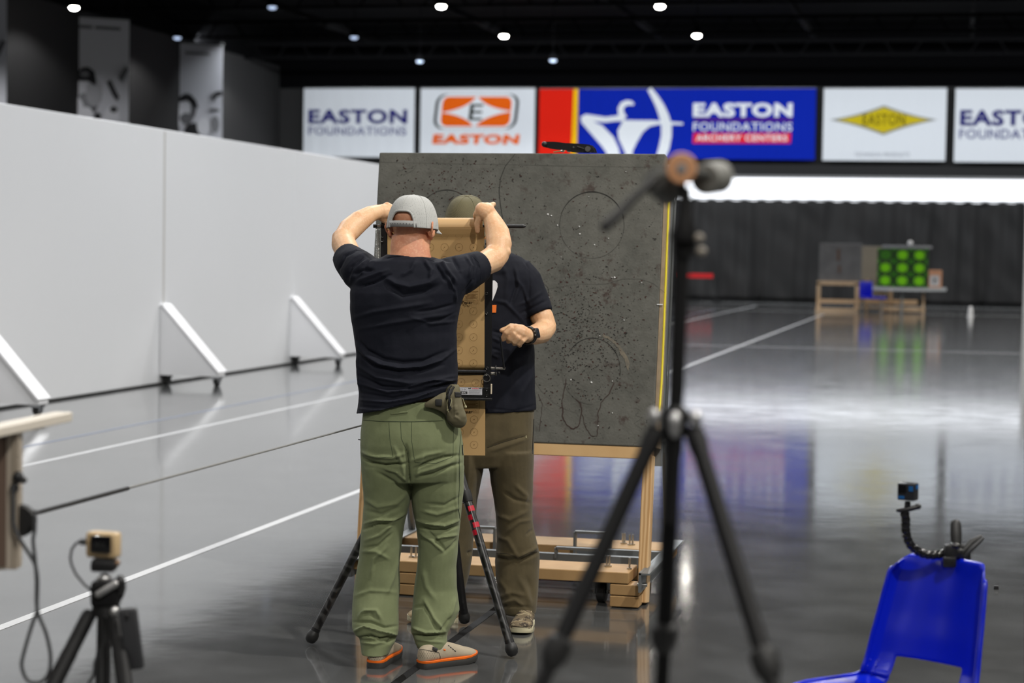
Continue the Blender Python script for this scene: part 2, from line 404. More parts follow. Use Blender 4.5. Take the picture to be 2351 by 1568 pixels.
cloth_w = mat('white_banner_vinyl', (.74, .76, .79), .5)
BY = YF-.35
def PBn(px, py, off=0): return PL(px, py, Vector((0, BY-off, 0)), Vector((0, 1, 0)))
def poly(nm, pts, off, mt, par, th=.006):
    m = MB(); m.prism([PBn(x, y, off) for x, y in pts], (0, th, 0)); return m.build(nm, mt, par, smooth=0)
def banner(x0, x1, yt0, yt1, yb0, yb1, mt, label):
    a, b_, c, d = PBn(x0, yt0), PBn(x1, yt1), PBn(x1, yb1), PBn(x0, yb0)
    zt = (a.z+b_.z)/2; zb = (c.z+d.z)/2; xl = (a.x+d.x)/2; xr = (b_.x+c.x)/2
    t = thing('banner', ((xl+xr)/2, BY, zb), label, 'banner', 'banners on the far wall')
    m = MB(); n = 40; vs = []; fs = []
    for j in range(2):
        for i in range(n+1):
            vs.append((xl+(xr-xl)*i/n, BY+.01+.012*math.sin(i*1.3)*(1-j*.6), zb+(zt-zb)*j))
    for i in range(n): fs.append((i, i+1, i+n+2, i+n+1))
    m.add(vs, fs); m.build('sheet', mt, t, smooth=80)
    m = MB(); m.box(((xl+xr)/2, BY+.04, zt+.02), (xr-xl, .04, .05)); m.build('top_rail', blk, t, smooth=0)
    for x in (xl+.15, xr-.15):
        m = MB(); m.box((x, (BY+.05+YF)/2, zt+.02), (.04, YF-BY-.03, .04)); m.build('wall_bracket', blk, t, smooth=0)
    return t, (xl, xr, zb, zt)
ux, uz = Vector((1, 0, 0)), Vector((0, 0, 1))
def txt(name, s_, px0, py0, px1, py1, mt, par, off=.02, shear=0, bold=.02):
    """letters filling the pixel box (left, top)-(right, bottom) on the banner plane"""
    a = PBn(px0, py1, off); c = PBn(px1, py0, off)
    e = PBn(px1, py1, off); zz = (a.z+e.z)/2
    return lettering(name, s_, (a.x, a.y, zz), ux, uz, c.x-a.x, c.z-e.z, mt, par, shear, bold)
navy = mat('navy_print', srgb(38, 38, 110), .5); greyp = mat('grey_blue_print', srgb(110, 112, 150), .5)
orange = mat('orange_print', srgb(235, 100, 20), .5); inkb = mat('black_print', (.01, .012, .012), .5)
blue = mat('royal_blue_print', srgb(12, 38, 165), .5); red = mat('red_print', srgb(225, 35, 20), .5)
yel = mat('yellow_print', srgb(245, 190, 20), .5); whp = mat('white_print', (.8, .82, .85), .5)
mag = mat('crimson_print', srgb(225, 40, 60), .5); olive = mat('olive_yellow_print', srgb(200, 178, 30), .5)
ftxt = dict(bold=.025)
t, _ = banner(697, 951, 203, 203, 360, 361, cloth_w, 'white banner with large navy and small grey lettering, leftmost on the far wall')
txt('lettering', 'EASTON', 708, 251, 935, 284, navy, t, bold=.035); txt('small_lettering', 'FOUNDATIONS', 708, 291, 933, 310, greyp, t, bold=.012)
t, _ = banner(965, 1227, 203, 203, 361, 363, cloth_w, 'white banner with orange and black rounded logo above orange lettering')
def rrect(x0, y0, x1, y1, r, sh=0, n=8):
    out = []
    for cx, cy_, a0 in ((x1-r, y1-r, 0), (x0+r, y1-r, 90), (x0+r, y0+r, 180), (x1-r, y0+r, 270)):
        for k in range(n+1):
            a = R_(a0+90*k/n); out.append((cx+r*math.cos(a)+sh*((y0+y1)/2-(cy_+r*math.sin(a))), cy_+r*math.sin(a)))
    return out
poly('logo_black_frame', rrect(998, 216, 1189, 296, 22, .12), .010, inkb, t)
poly('logo_white_frame', rrect(1005, 216.5, 1182, 295.5, 22, .12), .018, whp, t)
poly('logo_orange_field', rrect(1014, 222, 1173, 290, 15, .10), .026, orange, t)
cxs, cys = 1092, 257; star = []
tips = [(1179, 255.5), (1096, 219), (1012, 258.5), (1088, 294)]
for i in range(4):
    a, c = tips[i], tips[(i+1) % 4]
    for k in range(10):
        u = k/10; mx = (1-u)**2*a[0]+2*u*(1-u)*(cxs+((a[0]+c[0])/2-cxs)*.42)+u*u*c[0]; my = (1-u)**2*a[1]+2*u*(1-u)*(cys+((a[1]+c[1])/2-cys)*.42)+u*u*c[1]
        star.append((mx, my))
m = MB(); ctr = PBn(cxs, cys, .034); pts = [PBn(x, y, .034) for x, y in star]
m.add([ctr]+pts, [(0, i+1, (i+1) % len(pts)+1) for i in range(len(pts))]); m.build('logo_white_star', whp, t, smooth=0)
txt('logo_letter', 'E', 1075, 239, 1106, 276, mat('dark_olive_print', (.025, .03, .022), .5), t, off=.045, shear=.12, bold=.01)
txt('lettering', 'EASTON', 992, 308, 1190, 331, orange, t, shear=.15, bold=.05)

t, (xl, xr, zb, zt) = banner(1239, 1872, 204, 203, 364, 366.5, blue, 'wide blue banner with red and yellow stripes and a white archer drawing a bow')
poly('red_stripe', [(1239, 204), (1317, 204), (1312, 364), (1236, 364)], .01, red, t)
poly('yellow_stripe', [(1317, 204), (1328, 204), (1324, 364), (1311, 364)], .018, yel, t)
def strip(nm, pts, off, mt, par):   # pts: (x, y, halfwidth) centre line
    m = MB(); L = []; Rr = []
    for i, (x, y, h) in enumerate(pts):
        a = pts[max(i-1, 0)]; c = pts[min(i+1, len(pts)-1)]; dx, dy = c[0]-a[0], c[1]-a[1]; l = math.hypot(dx, dy)
        L.append(PBn(x-dy/l*h, y+dx/l*h, off)); Rr.append(PBn(x+dy/l*h, y-dx/l*h, off))
    n = len(pts); m.add(L+Rr, [(i, i+1, n+i+1, n+i) for i in range(n-1)]); return m.build(nm, mt, par, smooth=0)
strip('bow', [(1491, 204, 5), (1503, 222, 7.5), (1515, 243, 9.5), (1524, 265, 11), (1530, 287, 12), (1530, 312, 12), (1525, 338, 12), (1517, 362, 11)], .02, whp, t)
strip('archer_head', [(1455, 240, 2.5), (1448, 236, 5), (1439, 236, 6), (1430, 240, 6.5), (1425, 249, 6.5), (1426, 260, 7), (1431, 272, 9)], .02, whp, t)
strip('archer_arm', [(1334, 274, 5), (1345, 270, 8), (1365, 272, 7), (1390, 275, 6), (1415, 272, 6), (1434, 270, 8)], .022, whp, t)
strip('archer_back', [(1337, 275, 6), (1350, 284, 10), (1372, 300, 16), (1395, 325, 17), (1406, 345, 15), (1410, 364, 15)], .024, whp, t)
poly('archer_front', [(1430, 278), (1480, 277), (1520, 279), (1519, 284), (1492, 290), (1476, 303), (1463, 325), (1453, 345), (1450, 364), (1441, 364), (1430, 340), (1420, 318), (1418, 300)], .026, whp, t)
strip('arrow', [(1430, 279, 3), (1500, 281, 4.5), (1540, 283, 3.5), (1568, 284, 2.5)], .028, whp, t)
txt('lettering', 'EASTON', 1591, 236, 1820, 269, whp, t, bold=.05); 
poly('purple_stripe', [(1593, 272), (1820, 272), (1820, 278), (1593, 278)], .012, mat('purple_print', srgb(85, 30, 120), .5), t)
txt('middle_lettering', 'FOUNDATIONS', 1591, 281, 1819, 301, whp, t, bold=.012)
poly('red_label', [(1592, 305), (1817, 305), (1815, 329), (1590, 329)], .012, mag, t)
txt('label_lettering', 'ARCHERY CENTERS', 1598, 309, 1808, 324, whp, t, off=.03, bold=.02)

t, _ = banner(1890, 2172, 203, 203, 368, 370, cloth_w, 'white banner with a long yellow diamond logo, right of the blue one')
dia = []
for (a, c) in (((1905, 275), (2030, 242)), ((2030, 242), (2152, 275)), ((2152, 275), (2028, 310)), ((2028, 310), (1905, 275))):
    mxp = (1995 if a[0] < 2030 and c[0] < 2031 or c[0] < 2000 else 2065)
    for k in range(8):
        u = k/8; hx = a[0]+(c[0]-a[0])*u; hy = a[1]+(c[1]-a[1])*u
        sag = math.sin(u*PI)*3.5*(1 if hy < 275 else -1); dia.append((hx, hy+sag))
poly('logo_edge', dia, .012, mat('grey_print', (.25, .25, .22), .5), t)
poly('logo_diamond', [(2028+(x-2028)*.86, 276+(y-276)*.86) for x, y in dia], .022, olive, t)
txt('logo_lettering', 'EASTON', 1981, 262, 2078, 287, mat('dark_gold_print', (.07, .06, .01), .5), t, off=.036, bold=.0)
txt('small_lettering', 'TECHNICAL PRODUCTS', 1962, 350, 2088, 359, mat('pale_grey_print', (.42, .43, .47), .5), t, bold=0)

t, _ = banner(2192, 2470, 203, 204, 371, 374, cloth_w, 'white banner with navy and grey lettering, cut off by the right edge of the photo')
txt('lettering', 'EASTON', 2204, 252, 2445, 289, navy, t, bold=.035); txt('small_lettering', 'FOUNDATIONS', 2202, 296, 2445, 319, greyp, t, bold=.012)

# portrait banners over the left partition
def hang(pxl, pxr, ytl, ytr, d0, d1, label, art):
    a = P(pxl, ytl, d0); c = P(pxr, ytr, d1); u = (c-a); wdt = math.hypot(u.x, u.y); u = Vector((u.x, u.y, 0)).normalized(); n = u.cross(UP)
    hgt = 4.6; zt = a.z; t = thing('hanging_banner', ((a.x+c.x)/2, (a.y+c.y)/2, zt-hgt), label, 'banner', 'portrait banners along the left wall')
    bm_ = mat('pale_banner_vinyl', (.62, .62, .66), .5)
    m = MB(); m.prism([a, a+u*wdt, a+u*wdt-UP*hgt, a-UP*hgt], n*-.02); m.build('sheet', bm_, t, smooth=0)
    m = MB(); m.cyl(a-u*.05+UP*.03, a+u*(wdt+.05)+UP*.03, .03, seg=8); m.build('top_pole', blk, t)
    for q in (.1, .9):
        m = MB(); m.cyl(a+u*wdt*q, a+u*wdt*q+UP*(ZC-zt), .008, seg=5); m.build('hanging_wire', blk, t)
    dm = Vector((n.x, n.y, 0)); dm = dm if dm.dot(C0-a) > 0 else -dm
    for i, (nm, gcol, pts) in enumerate(art):
        off = .012+.008*i
        m = MB(); q = [a+u*wdt*x-UP*wdt*y+dm*off for x, y in pts]; ctr = sum(q, Vector())/len(q)
        gcol = gcol if gcol < .1 else gcol*1.25
        m.add([ctr]+q, [(0, k+1, (k+1) % len(q)+1) for k in range(len(q))]); m.build(nm, mat('print_grey_%d' % round(gcol*100), (gcol, gcol, gcol*1.05), .5), t, smooth=0)
    return t, a, u, wdt, dm
def blob(cx, cy_, rx_, ry_, n=20, a0=0, a1=360): return [(cx+rx_*math.cos(R_(a0+(a1-a0)*k/n)), cy_+ry_*math.sin(R_(a0+(a1-a0)*k/n))) for k in range(n+(0 if a1-a0 == 360 else 1))]
art1 = [('hair_print', .12, blob(.36, 1.18, .18, .34)), ('face_print', .50, blob(.27, 1.17, .13, .27)), ('beard_print', .22, blob(.3, 1.32, .12, .16)), ('ear_print', .34, blob(.45, 1.15, .13, .22)),
        ('cap_print', .03, [(.12, 1.02), (.17, .88), (.25, .78), (.35, .76), (.45, .82), (.48, .95), (.47, 1.05), (.36, .98), (.22, .98)]),
        ('cap_badge_print', .14, blob(.3, .87, .07, .05)), ('hand_print', .62, blob(.14, 1.42, .15, .2)), ('fist_print', .66, blob(.32, 1.5, .12, .12)), ('collar_print', .03, [(.2, 1.7), (.35, 1.62), (.5, 1.45), (.56, 1.5), (.48, 1.75), (.3, 1.85), (.1, 1.85), (.02, 1.55)]),
        ('bow_riser_print', .05, [(.64, .98), (.7, .94), (.84, 1.2), (.8, 1.26), (.73, 1.18)]), ('bow_limb_print', .12, [(.82, .9), (.93, .72), (.98, .76), (.88, .98)]),
        ('glove_print', .6, blob(.72, 1.55, .13, .2)), ('bow_grip_print', .08, blob(.75, 1.4, .06, .05)), ('sleeve_print', .45, blob(.82, 1.72, .12, .15))]
art2 = [('hair_print', .10, blob(.34, 1.13, .18, .26)), ('face_print', .50, blob(.28, 1.13, .13, .22)), ('hat_print', .03, [(.12, 1.06), (.17, .97), (.27, .9), (.4, .9), (.5, .98), (.55, 1.12), (.5, 1.12), (.42, .98), (.28, .96), (.2, 1.02)]),
        ('hand_print', .6, blob(.12, 1.3, .15, .2)), ('scarf_print', .12, blob(.33, 1.32, .12, .1)), ('jacket_print', .03, [(.25, 1.6), (.35, 1.42), (.5, 1.38), (.55, 1.5), (.68, 1.66), (.7, 1.85), (.2, 1.85)]),
        ('glove_print', .58, blob(.65, 1.45, .13, .16)), ('bow_riser_print', .06, [(.78, .9), (.86, .82), (.98, .8), (.98, .88), (.87, .92), (.82, 1.02)]), ('bow_grip_print', .1, blob(.84, 1.15, .1, .03)), ('arm_print', .2, blob(.85, 1.4, .08, .15))]
t, a, u, wd_, dm = hang(150, 297, 37, 47, 61, 61.85, 'tall pale banner with a grey portrait of a bearded archer in a cap', art1)
m = MB(); m.box(a+u*wd_*.5-UP*.26+dm*.013, (.01, .01, .01)); 
inkg = mat('soft_grey_print', (.13, .13, .14), .5)
for k, (q0, q1) in enumerate(((.16, .42), (.46, .86))):
    m = MB(); c_ = a+u*wd_*q0-UP*(.24)+dm*.013; m.prism([c_, c_+u*wd_*(q1-q0), c_+u*wd_*(q1-q0)-UP*.09, c_-UP*.09], dm*.003); m.build('name_print', inkg, t, smooth=0)
t, a, u, wd_, dm = hang(387, 512, 97, 106, 68.8, 69.7, 'tall pale banner with a grey portrait of an archer in a brimmed hat', art2)
m = MB(); c_ = a+u*wd_*.3-UP*.28+dm*.013; m.prism([c_, c_+u*wd_*.45, c_+u*wd_*.45-UP*.08, c_-UP*.08], dm*.003); m.build('name_print', inkg, t, smooth=0)
t, a, u, wd_, dm = hang(-148, 16, -35, -26, 54.5, 55.3, 'pale banner of which only a strip shows at the left edge of the photo', art1)

# ceiling lamps that show in the picture
lens_on = mat('lamp_lens_lit', (1, .97, .9), .4, emit=((1, .95, .86), 60))
lens_dim = mat('lamp_lens_side', (.5, .6, .75), .4, emit=((.55, .68, .95), 1.1))
def clamp_(x, y, on, label):
    t = thing('ceiling_light', (x, y, LZ), label, 'ceiling light', 'round lamps under the black ceiling')
    m = MB(); m.tube([(x, y, LZ+.02), (x, y, LZ+.10), (x, y, LZ+.2), (x, y, LZ+.24)], [.15, .14, .09, .04], 20); m.build('housing', black, t)
    m = MB(); m.cyl((x, y, LZ+.2), (x, y, ZC), .012, seg=6); m.build('rod', black, t)
    m = MB(); m.ell((x, y, LZ), (.12, .12, .06)); m.build('lens', lens_on if on else lens_dim, t)
    return t
lam = [((170, 18), 1, 'bright lamp above the cap portrait banner'), ((1013, 15), 1, 'bright lamp at the top edge straight above the grey cap'), ((1515, 15), 1, 'bright lamp at the top edge above the tripod in the foreground'),
       ((1157, 83), 1, 'bright lamp in the second row, above the orange logo banner'), ((1600, 82), 1, 'bright lamp in the second row, above the blue banner'),
       ((407, 87), 0, 'faint bluish lamp just above the brimmed hat banner'), ((625, 17), 0, 'faint bluish lamp in the nearest row, between two bright ones'), ((813, 86), 0, 'faint bluish lamp in the second row, above the leftmost far banner'),
       ((964, 141), 0, 'faint bluish lamp in the farthest row, above the gap between two white banners'), ((1270, 139), 0, 'very faint lamp in the farthest row, above the red stripe of the blue banner')]
l0 = None; l1 = None
for (px, py), on, lb in lam:
    g = G(px, py, LZ)
    if on and l0: dup(l0, (g.x, g.y, LZ), lb)
    elif on: l0 = clamp_(g.x, g.y, 1, lb)
    elif l1: dup(l1, (g.x, g.y, LZ), lb)
    else: l1 = clamp_(g.x, g.y, 0, lb)

# white column at the right edge
g = G(2350, 722); m = MB(); m.rbox((g.x+.16, g.y, (zc)/2), (.36, .36, zc), r=.01); struct(m.build('trim_30', white, smooth=0))
# red belt barrier
g = G(1600, 690); 
t = thing('belt_barrier', (G(1650, 690).x, G(1650, 690).y, 0), 'black belt barrier with a red belt by the foot of the curtain', 'barrier')
pb = G(1646, 694); pa = G(1555, 694)
for q in (pa, pb):
    m = MB(); m.cyl((q.x, q.y, 0), (q.x, q.y, .03), .17); m.cyl((q.x, q.y, 0), (q.x, q.y, .98), .03, seg=12); m.build('post', blk, t)
m = MB(); m.box(((pa.x+pb.x)/2, pa.y, .93), (abs(pa.x-pb.x), .01, .16)); m.build('belt', mat('red_webbing', srgb(215, 25, 30), .6), t, smooth=0)
# small white cone on the far floor
g = G(2228, 727); m = MB(); m.tube([(g.x, g.y, 0), (g.x, g.y, .02), (g.x, g.y, .025), (g.x, g.y, .15), (g.x, g.y, .27), (g.x, g.y, .3)], [.1, .1, .075, .07, .05, .03], 16)
tag(m.build('floor_marker', white), 'small white marker standing on the floor right of the green targets', 'marker')
g = G(2287, 1353); m = MB(); m.rbox((g.x, g.y, .01), (.024, .02, .018), r=.004); tag(m.build('floor_stopper', blk), 'tiny black stub lying on the floor right of the blue chair', 'stopper')

# ------------------------------------------------------------------ far targets
pine = mat('pale_pine_wood', srgb(205, 178, 146), .55, nz=(6, .6, srgb(186, 156, 122)))
foamg = mat('grey_foam', (.16, .16, .165), .8, nz=(3, .7, (.11, .11, .115)))
g = G(1876, 715); yt = g.y; k = dep(g)/F
def FX(px): return PL(px, 700, Vector((0, yt, 0)), Vector((0, 1, 0))).x
def FZ(py, px=1925): return PL(px, py, Vector((0, yt, 0)), Vector((0, 1, 0))).z
t = thing('target_stand', (FX(1923), yt, 0), 'wooden stand with a square grey foam target, left of the green cubes', 'target stand')
xa, xb = FX(1875), FX(1971); zr = FZ(650); 
for x in (xa+.05, xb-.05):
    m = MB(); m.box((x, yt, zr/2), (.11, .09, zr)); m.build('leg', pine, t, smooth=0)
m = MB(); m.box(((xa+xb)/2, yt, zr), (xb-xa, .09, .12)); m.build('top_rail', pine, t, smooth=0)
m = MB(); m.box(((xa+xb)/2, yt+.01, .32), (xb-xa-.2, .05, .11)); m.build('cross_rail', pine, t, smooth=0)
m = MB(); m.box(((xa+xb)/2, yt-.2, .06), (xb-xa, .5, .1)); m.build('base_board', pine, t, smooth=0)
m = MB(); m.rbox((FX(1927), yt+.12, (zr+FZ(561))/2+.03), (FX(1976)-FX(1879), .14, FZ(561)-zr), r=.02); f_ = m.build('target_face', foamg, t, smooth=0)
m = MB(); m.box((FX(1922), yt+.045, FZ(585)), (.08, .012, .35)); m.box((FX(1925), yt+.045, FZ(618)), (.07, .012, .22)); m.build('worn_patch', mat('rust_stain', (.12, .07, .05), .8), f_, smooth=0)
# tan target behind
g2 = G(1990, 712); 
t = thing('target_stand', (FX(2000), yt+1.6, 0), 'tan foam target on a wooden stand, half hidden behind the green cubes', 'target stand')
m = MB(); m.rbox((FX(2000), yt+1.6, FZ(622)), (1.15, .15, FZ(564)-FZ(680)), r=.02); m.build('target_face', mat('tan_foam', (.28, .25, .2), .8), t, smooth=0)
for x in (FX(1984), FX(2040)):
    m = MB(); m.box((x, yt+1.55, FZ(640)/2), (.09, .06, FZ(640))); m.build('leg', pine, t, smooth=0)
m = MB(); m.box((FX(2030), yt+1.5, .3), (1.9, .1, .15)); m.box((FX(2030), yt+1.1, .12), (1.9, .4, .06)); m.build('base_board', pine, t, smooth=0)
# folding table
t = thing('folding_table', (FX(2085), yt-.3, 0), 'long white folding table bearing the green target cubes', 'table')
zt_ = FZ(659, 2085); x0_, x1_ = FX(1992), FX(2172)
m = MB(); n = 18
for i in range(n):
    xa_ = x0_+(x1_-x0_)*i/n; xb_ = x0_+(x1_-x0_)*(i+1)/n; sg = lambda x: -.02*math.sin(PI*(x-x0_)/(x1_-x0_))
    m.prism([(xa_, yt-.65, zt_+sg(xa_)), (xb_, yt-.65, zt_+sg(xb_)), (xb_, yt-.65, zt_-.09+sg(xb_)), (xa_, yt-.65, zt_-.09+sg(xa_))], (0, .75, 0))
m.build('tabletop', mat('white_table_plastic', (.55, .58, .6), .4), t, smooth=0)
for px in (2025, 2071, 2120):
    m = MB(); m.box((FX(px), yt-.3, zt_/2-.07), (.07, .07, zt_-.14)); m.build('leg', pine if px != 2071 else mat('grey_leg', (.25, .27, .27), .5), t, smooth=0)
m = MB(); m.box((FX(2075), yt-.05, .12), (1.25, .3, .14)); m.build('foot_board', pine, t, smooth=0)
# green cubes 3 x 3
gdark = mat('dark_green_foam', (.012, .045, .010), .8, nz=(9, .8, (.03, .10, .012)))
lime = mat('lime_print', srgb(140, 225, 40), .6); lime2 = mat('green_print', srgb(75, 160, 40), .6); dim = mat('worn_green_print', srgb(70, 120, 50), .7)
cs = (FX(2129)-FX(2013))/3; z0 = zt_+.003; hz = (FZ(571, 2070)-z0)/3
def cube(x, z, worn, label):
    t = thing('target_cube', (x, yt-.3, z), label, 'target cube', 'green target cubes stacked on the table')
    m = MB(); m.rbox((x, yt-.3, z+hz/2), (cs*.985, cs, hz*.985), r=.02); m.build('block', gdark, t, smooth=0)
    m = MB(); c = Vector((x, yt-.3-cs/2-.004, z+hz/2)); r0 = hz*.36
    m.add([c+Vector((math.cos(a*PI/12)*r0*1.1, 0, math.sin(a*PI/12)*r0)) for a in range(24)], [tuple(range(24))]); m.build('target_disc', dim if worn else lime, t, smooth=0)
    m = MB()
    for sx in (-1, 1):
        for sz in (-1, 1): m.box(c+Vector((sx*cs*.4, -.002, sz*hz*.4)), (cs*.12, .004, hz*.12))
    for q in range(8): a = q*PI/4+.3; m.box(c+Vector((math.cos(a)*r0*.75, -.004, math.sin(a)*r0*.7)), (.04, .004, .035))
    m.build('printed_marks', lime2, t, smooth=0)
    return t
rows = ['bottom', 'middle', 'top']; cols = ['left', 'centre', 'right']; first = None
for r in range(3):
    for c in range(3):
        x = FX(2013)+cs*(c+.5); z = z0+hz*r; lb = 'green target cube, %s of the %s row on the table' % (cols[c], rows[r])
        if r == 2 and c == 0: cube(x, z, True, 'worn darker green target cube, left of the top row on the table'); continue
        if first: dup(first, (x, yt-.3, z), lb)
        else: first = cube(x, z, False, lb)
zz = z0+3*hz
m = MB(); m.rbox((FX(2080), yt-.3, zz+.045), (FX(2133)-FX(2020), .5, .09), r=.02); tag(m.build('flat_pack', mat('grey_wrap', (.28, .29, .31), .5)), 'flat pale grey pack lying on top of the green cubes', 'pack')
m = MB(); m.ell((FX(2087), yt-.35, zz+.168), (.08, .08, .075)); tag(m.build('foam_ball', white), 'small whitish ball on the pack above the green cubes', 'ball')
t = thing('carton', (FX(2146), yt-.35, zt_), 'small light brown carton with a white label, right end of the table', 'box')
bw = FX(2161)-FX(2131); bh = FZ(620, 2146)-zt_
m = MB(); m.rbox((FX(2146), yt-.35, zt_+bh/2), (bw, bw, bh), r=.015); m.build('body', mat('carton_board', srgb(205, 150, 115), .6), t, smooth=0)
m = MB(); m.box((FX(2145), yt-.35-bw/2-.004, zt_+bh*.4), (bw*.72, .006, bh*.6)); lb_ = m.build('paper_label', mat('pale_paper', (.6, .6, .62), .6), t, smooth=0)
m = MB(); m.box((FX(2144), yt-.35-bw/2-.012, zt_+bh*.4), (.03, .006, bh*.3)); m.box((FX(2145)+.02, yt-.35-bw/2-.012, zt_+bh*.45), (.08, .006, .03)); m.build('label_mark', inkb, lb_, smooth=0)
# small blue chair by the table
cx = FX(1993); yt -= .55; t = thing('blue_chair', (cx, yt-.4, 0), 'small blue plastic chair far away between the two target stands', 'chair')
bp_ = mat('blue_plastic', srgb(8, 22, 190), .28, spec=.5)
m = MB(); m.rbox((cx-.03, yt-.4, .72), (.38, .06, .45), r=.03); m.build('backrest', bp_, t)
m = MB(); m.rbox((cx+.2, yt-.55, .47), (.75, .45, .06), r=.02); m.build('seat', bp_, t)
for sx in (-.2, .38):
    for sy in (-.7, -.38):
        m = MB(); m.cyl((cx+sx+.08, yt+sy, 0), (cx+sx*.9+.08, yt+sy, .47), .02, seg=8); m.build('leg', steel, t)
yt += .55

# =================================================================== THE TARGET BUTT ON ITS WHEELED STAND
Rb = P(1500, 1027, 9.3); TILT = R_(8); BU = Vector((0, math.sin(TILT), math.cos(TILT))); BN = Vector((0, -math.cos(TILT), math.sin(TILT))); BX = Vector((1, 0, 0))
BW, BH = 1.415, 1.395
B0 = Rb-BX*BW           # bottom left corner of the front face
MBd = Matrix((BX, -BN, BU)).transposed()     # local x, depth, up
def BP(x, z, off=0.0): return B0+BX*x+BU*z+BN*off
def BQ(px, py, off=0.0):
    """pixel -> point on the board face"""
    return PL(px, py, B0+BN*off, BN)
board = thing('archery_target', (Rb.x-BW/2, Rb.y+.15, 0), 'large square dark grey foam archery target on a wheeled wooden stand behind the two men', 'archery target')
fo = mat('worn_dark_foam', (.06, .06, .055), .82, spec=.25)
b = fo.node_tree.nodes['Principled BSDF']
tc = nd(fo, 'ShaderNodeTexCoord').outputs['Object']
na = noisen(fo, tc, 3.0, 6, .6); nb = noisen(fo, tc, 22, 5, .6); nc = noisen(fo, tc, 95, 2, .5); nr = noisen(fo, tc, 1.3, 3)
def rampv(m, v, a, b_, lo=0, hi=1):
    n = nd(m, 'ShaderNodeMapRange'); n.inputs[1].default_value = a; n.inputs[2].default_value = b_; n.inputs[3].default_value = lo; n.inputs[4].default_value = hi; lk(m, v, n.inputs[0]); return n.outputs[0]
base = mixc(fo, rampv(fo, na, .35, .65), (.088, .089, .078), (.140, .139, .122))
base = mixc(fo, mth(fo, 'MULTIPLY', rampv(fo, nb, .4, .7), .45), base, (.17, .168, .15))
# reddish blotches and small dark pits
bl = mth(fo, 'MULTIPLY', rampv(fo, noisen(fo, tc, 13, 4, .7), .58, .70), rampv(fo, nr, .40, .58))
base = mixc(fo, mth(fo, 'MULTIPLY', bl, .75), base, (.045, .022, .018))
bl2 = rampv(fo, noisen(fo, tc, 48, 3, .6), .665, .71)
base = mixc(fo, mth(fo, 'MULTIPLY', bl2, .85), base, (.018, .015, .014))
lk(fo, base, b.inputs['Base Color'])
bp = nd(fo, 'ShaderNodeBump'); bp.inputs['Strength'].default_value = .7; bp.inputs['Distance'].default_value = .004
hgt = mth(fo, 'SUBTRACT', mth(fo, 'ADD', mth(fo, 'MULTIPLY', nb, .6), mth(fo, 'MULTIPLY', nc, .5)), mth(fo, 'MULTIPLY', bl2, 1.3)); lk(fo, hgt, bp.inputs['Height']); lk(fo, bp.outputs[0], b.inputs['Normal'])
m = MB(); m.rbox(BP(BW/2, BH/2, -.05), (BW, .10, BH), MBd, r=.006); face = m.build('foam_block', fo, board, smooth=0)
cut = mat('cut_line', (.016, .015, .014), .9)
def bline(nm, pts, wd, mt, par, off=.0012):
    m = MB(); L = []; Rr = []; n = len(pts)
    Q = [BQ(x, y) for x, y in pts]
    for i in range(n):
        t = (Q[min(i+1, n-1)]-Q[max(i-1, 0)]).normalized(); s_ = t.cross(BN)
        ww = wd*(.55+.45*noise.noise(Q[i]*30+Vector((5, 1, 2))))/2
        L.append(Q[i]+s_*ww+BN*off); Rr.append(Q[i]-s_*ww+BN*off)
    m.add(L+Rr, [(i, i+1, n+i+1, n+i) for i in range(n-1)]); return m.build(nm, mt, par, smooth=0)
def arc(cx, cy_, rx_, ry_, a0, a1, n=60): return [(cx+rx_*math.cos(R_(a0+(a1-a0)*k/n)), cy_+ry_*math.sin(R_(a0+(a1-a0)*k/n))) for k in range(n+1)]
faint = mat('faint_cut_line', (.10, .099, .087), .9)
bline('cut_line', arc(1359, 517, 74, 76, 0, 360, 90), .0022, cut, face); bline('cut_line', arc(1359, 516, 74, 76, 200, 350), .0045, cut, face, .0016)
bline('cut_line', arc(1360, 850, 64, 74, 215, 370), .005, cut, face); bline('cut_line', arc(1360, 850, 70, 78, 90, 215), .0025, faint, face)
bline('cut_line', arc(1026, 505, 66, 69, 190, 350), .006, cut, face)
bline('cut_line', [(1183, 353), (1160, 382), (1149, 410), (1146, 440), (1149, 470), (1154, 500), (1160, 530)], .004, cut, face)
bline('cut_line', [(1236, 640), (1258, 660), (1262, 690), (1256, 720)], .003, cut, face)
bline('faint_line', [(1258, 663), (1330, 652), (1390, 652), (1430, 640), (1470, 640), (1500, 650), (1526, 672)], .0025, faint, face)
bline('cut_line', arc(1350, 800, 140, 150, 100, 190), .0025, faint, face)
bline('faint_line', [(870, 372), (1000, 375), (1180, 378), (1350, 382), (1525, 384)], .0018, faint, face)
stn = mat('brown_stain', (.042, .024, .019), .7)
def wob(pts, k=4, amp=3):
    out = []
    for (a, c) in zip(pts[:-1], pts[1:]):
        for i in range(k): u = i/k; out.append((a[0]+(c[0]-a[0])*u+random.uniform(-amp, amp)*.5, a[1]+(c[1]-a[1])*u+random.uniform(-amp, amp)*.5))
    return out+[pts[-1]]
bline('stain_outline', wob([(1300, 870), (1296, 900), (1290, 925), (1292, 955), (1300, 975), (1315, 985), (1328, 978), (1336, 950), (1332, 925), (1322, 915)]), .008, stn, face)
bline('stain_outline', wob([(1336, 950), (1345, 980), (1358, 1000), (1370, 1001), (1374, 980), (1372, 950), (1380, 925), (1400, 905), (1410, 880)]), .007, stn, face)
bline('stain_outline', wob([(1236, 905), (1246, 930), (1242, 960), (1238, 990)]), .004, stn, face)
tan = mat('tan_smear', (.21, .18, .13), .8, nz=(40, .8, (.13, .12, .10)))
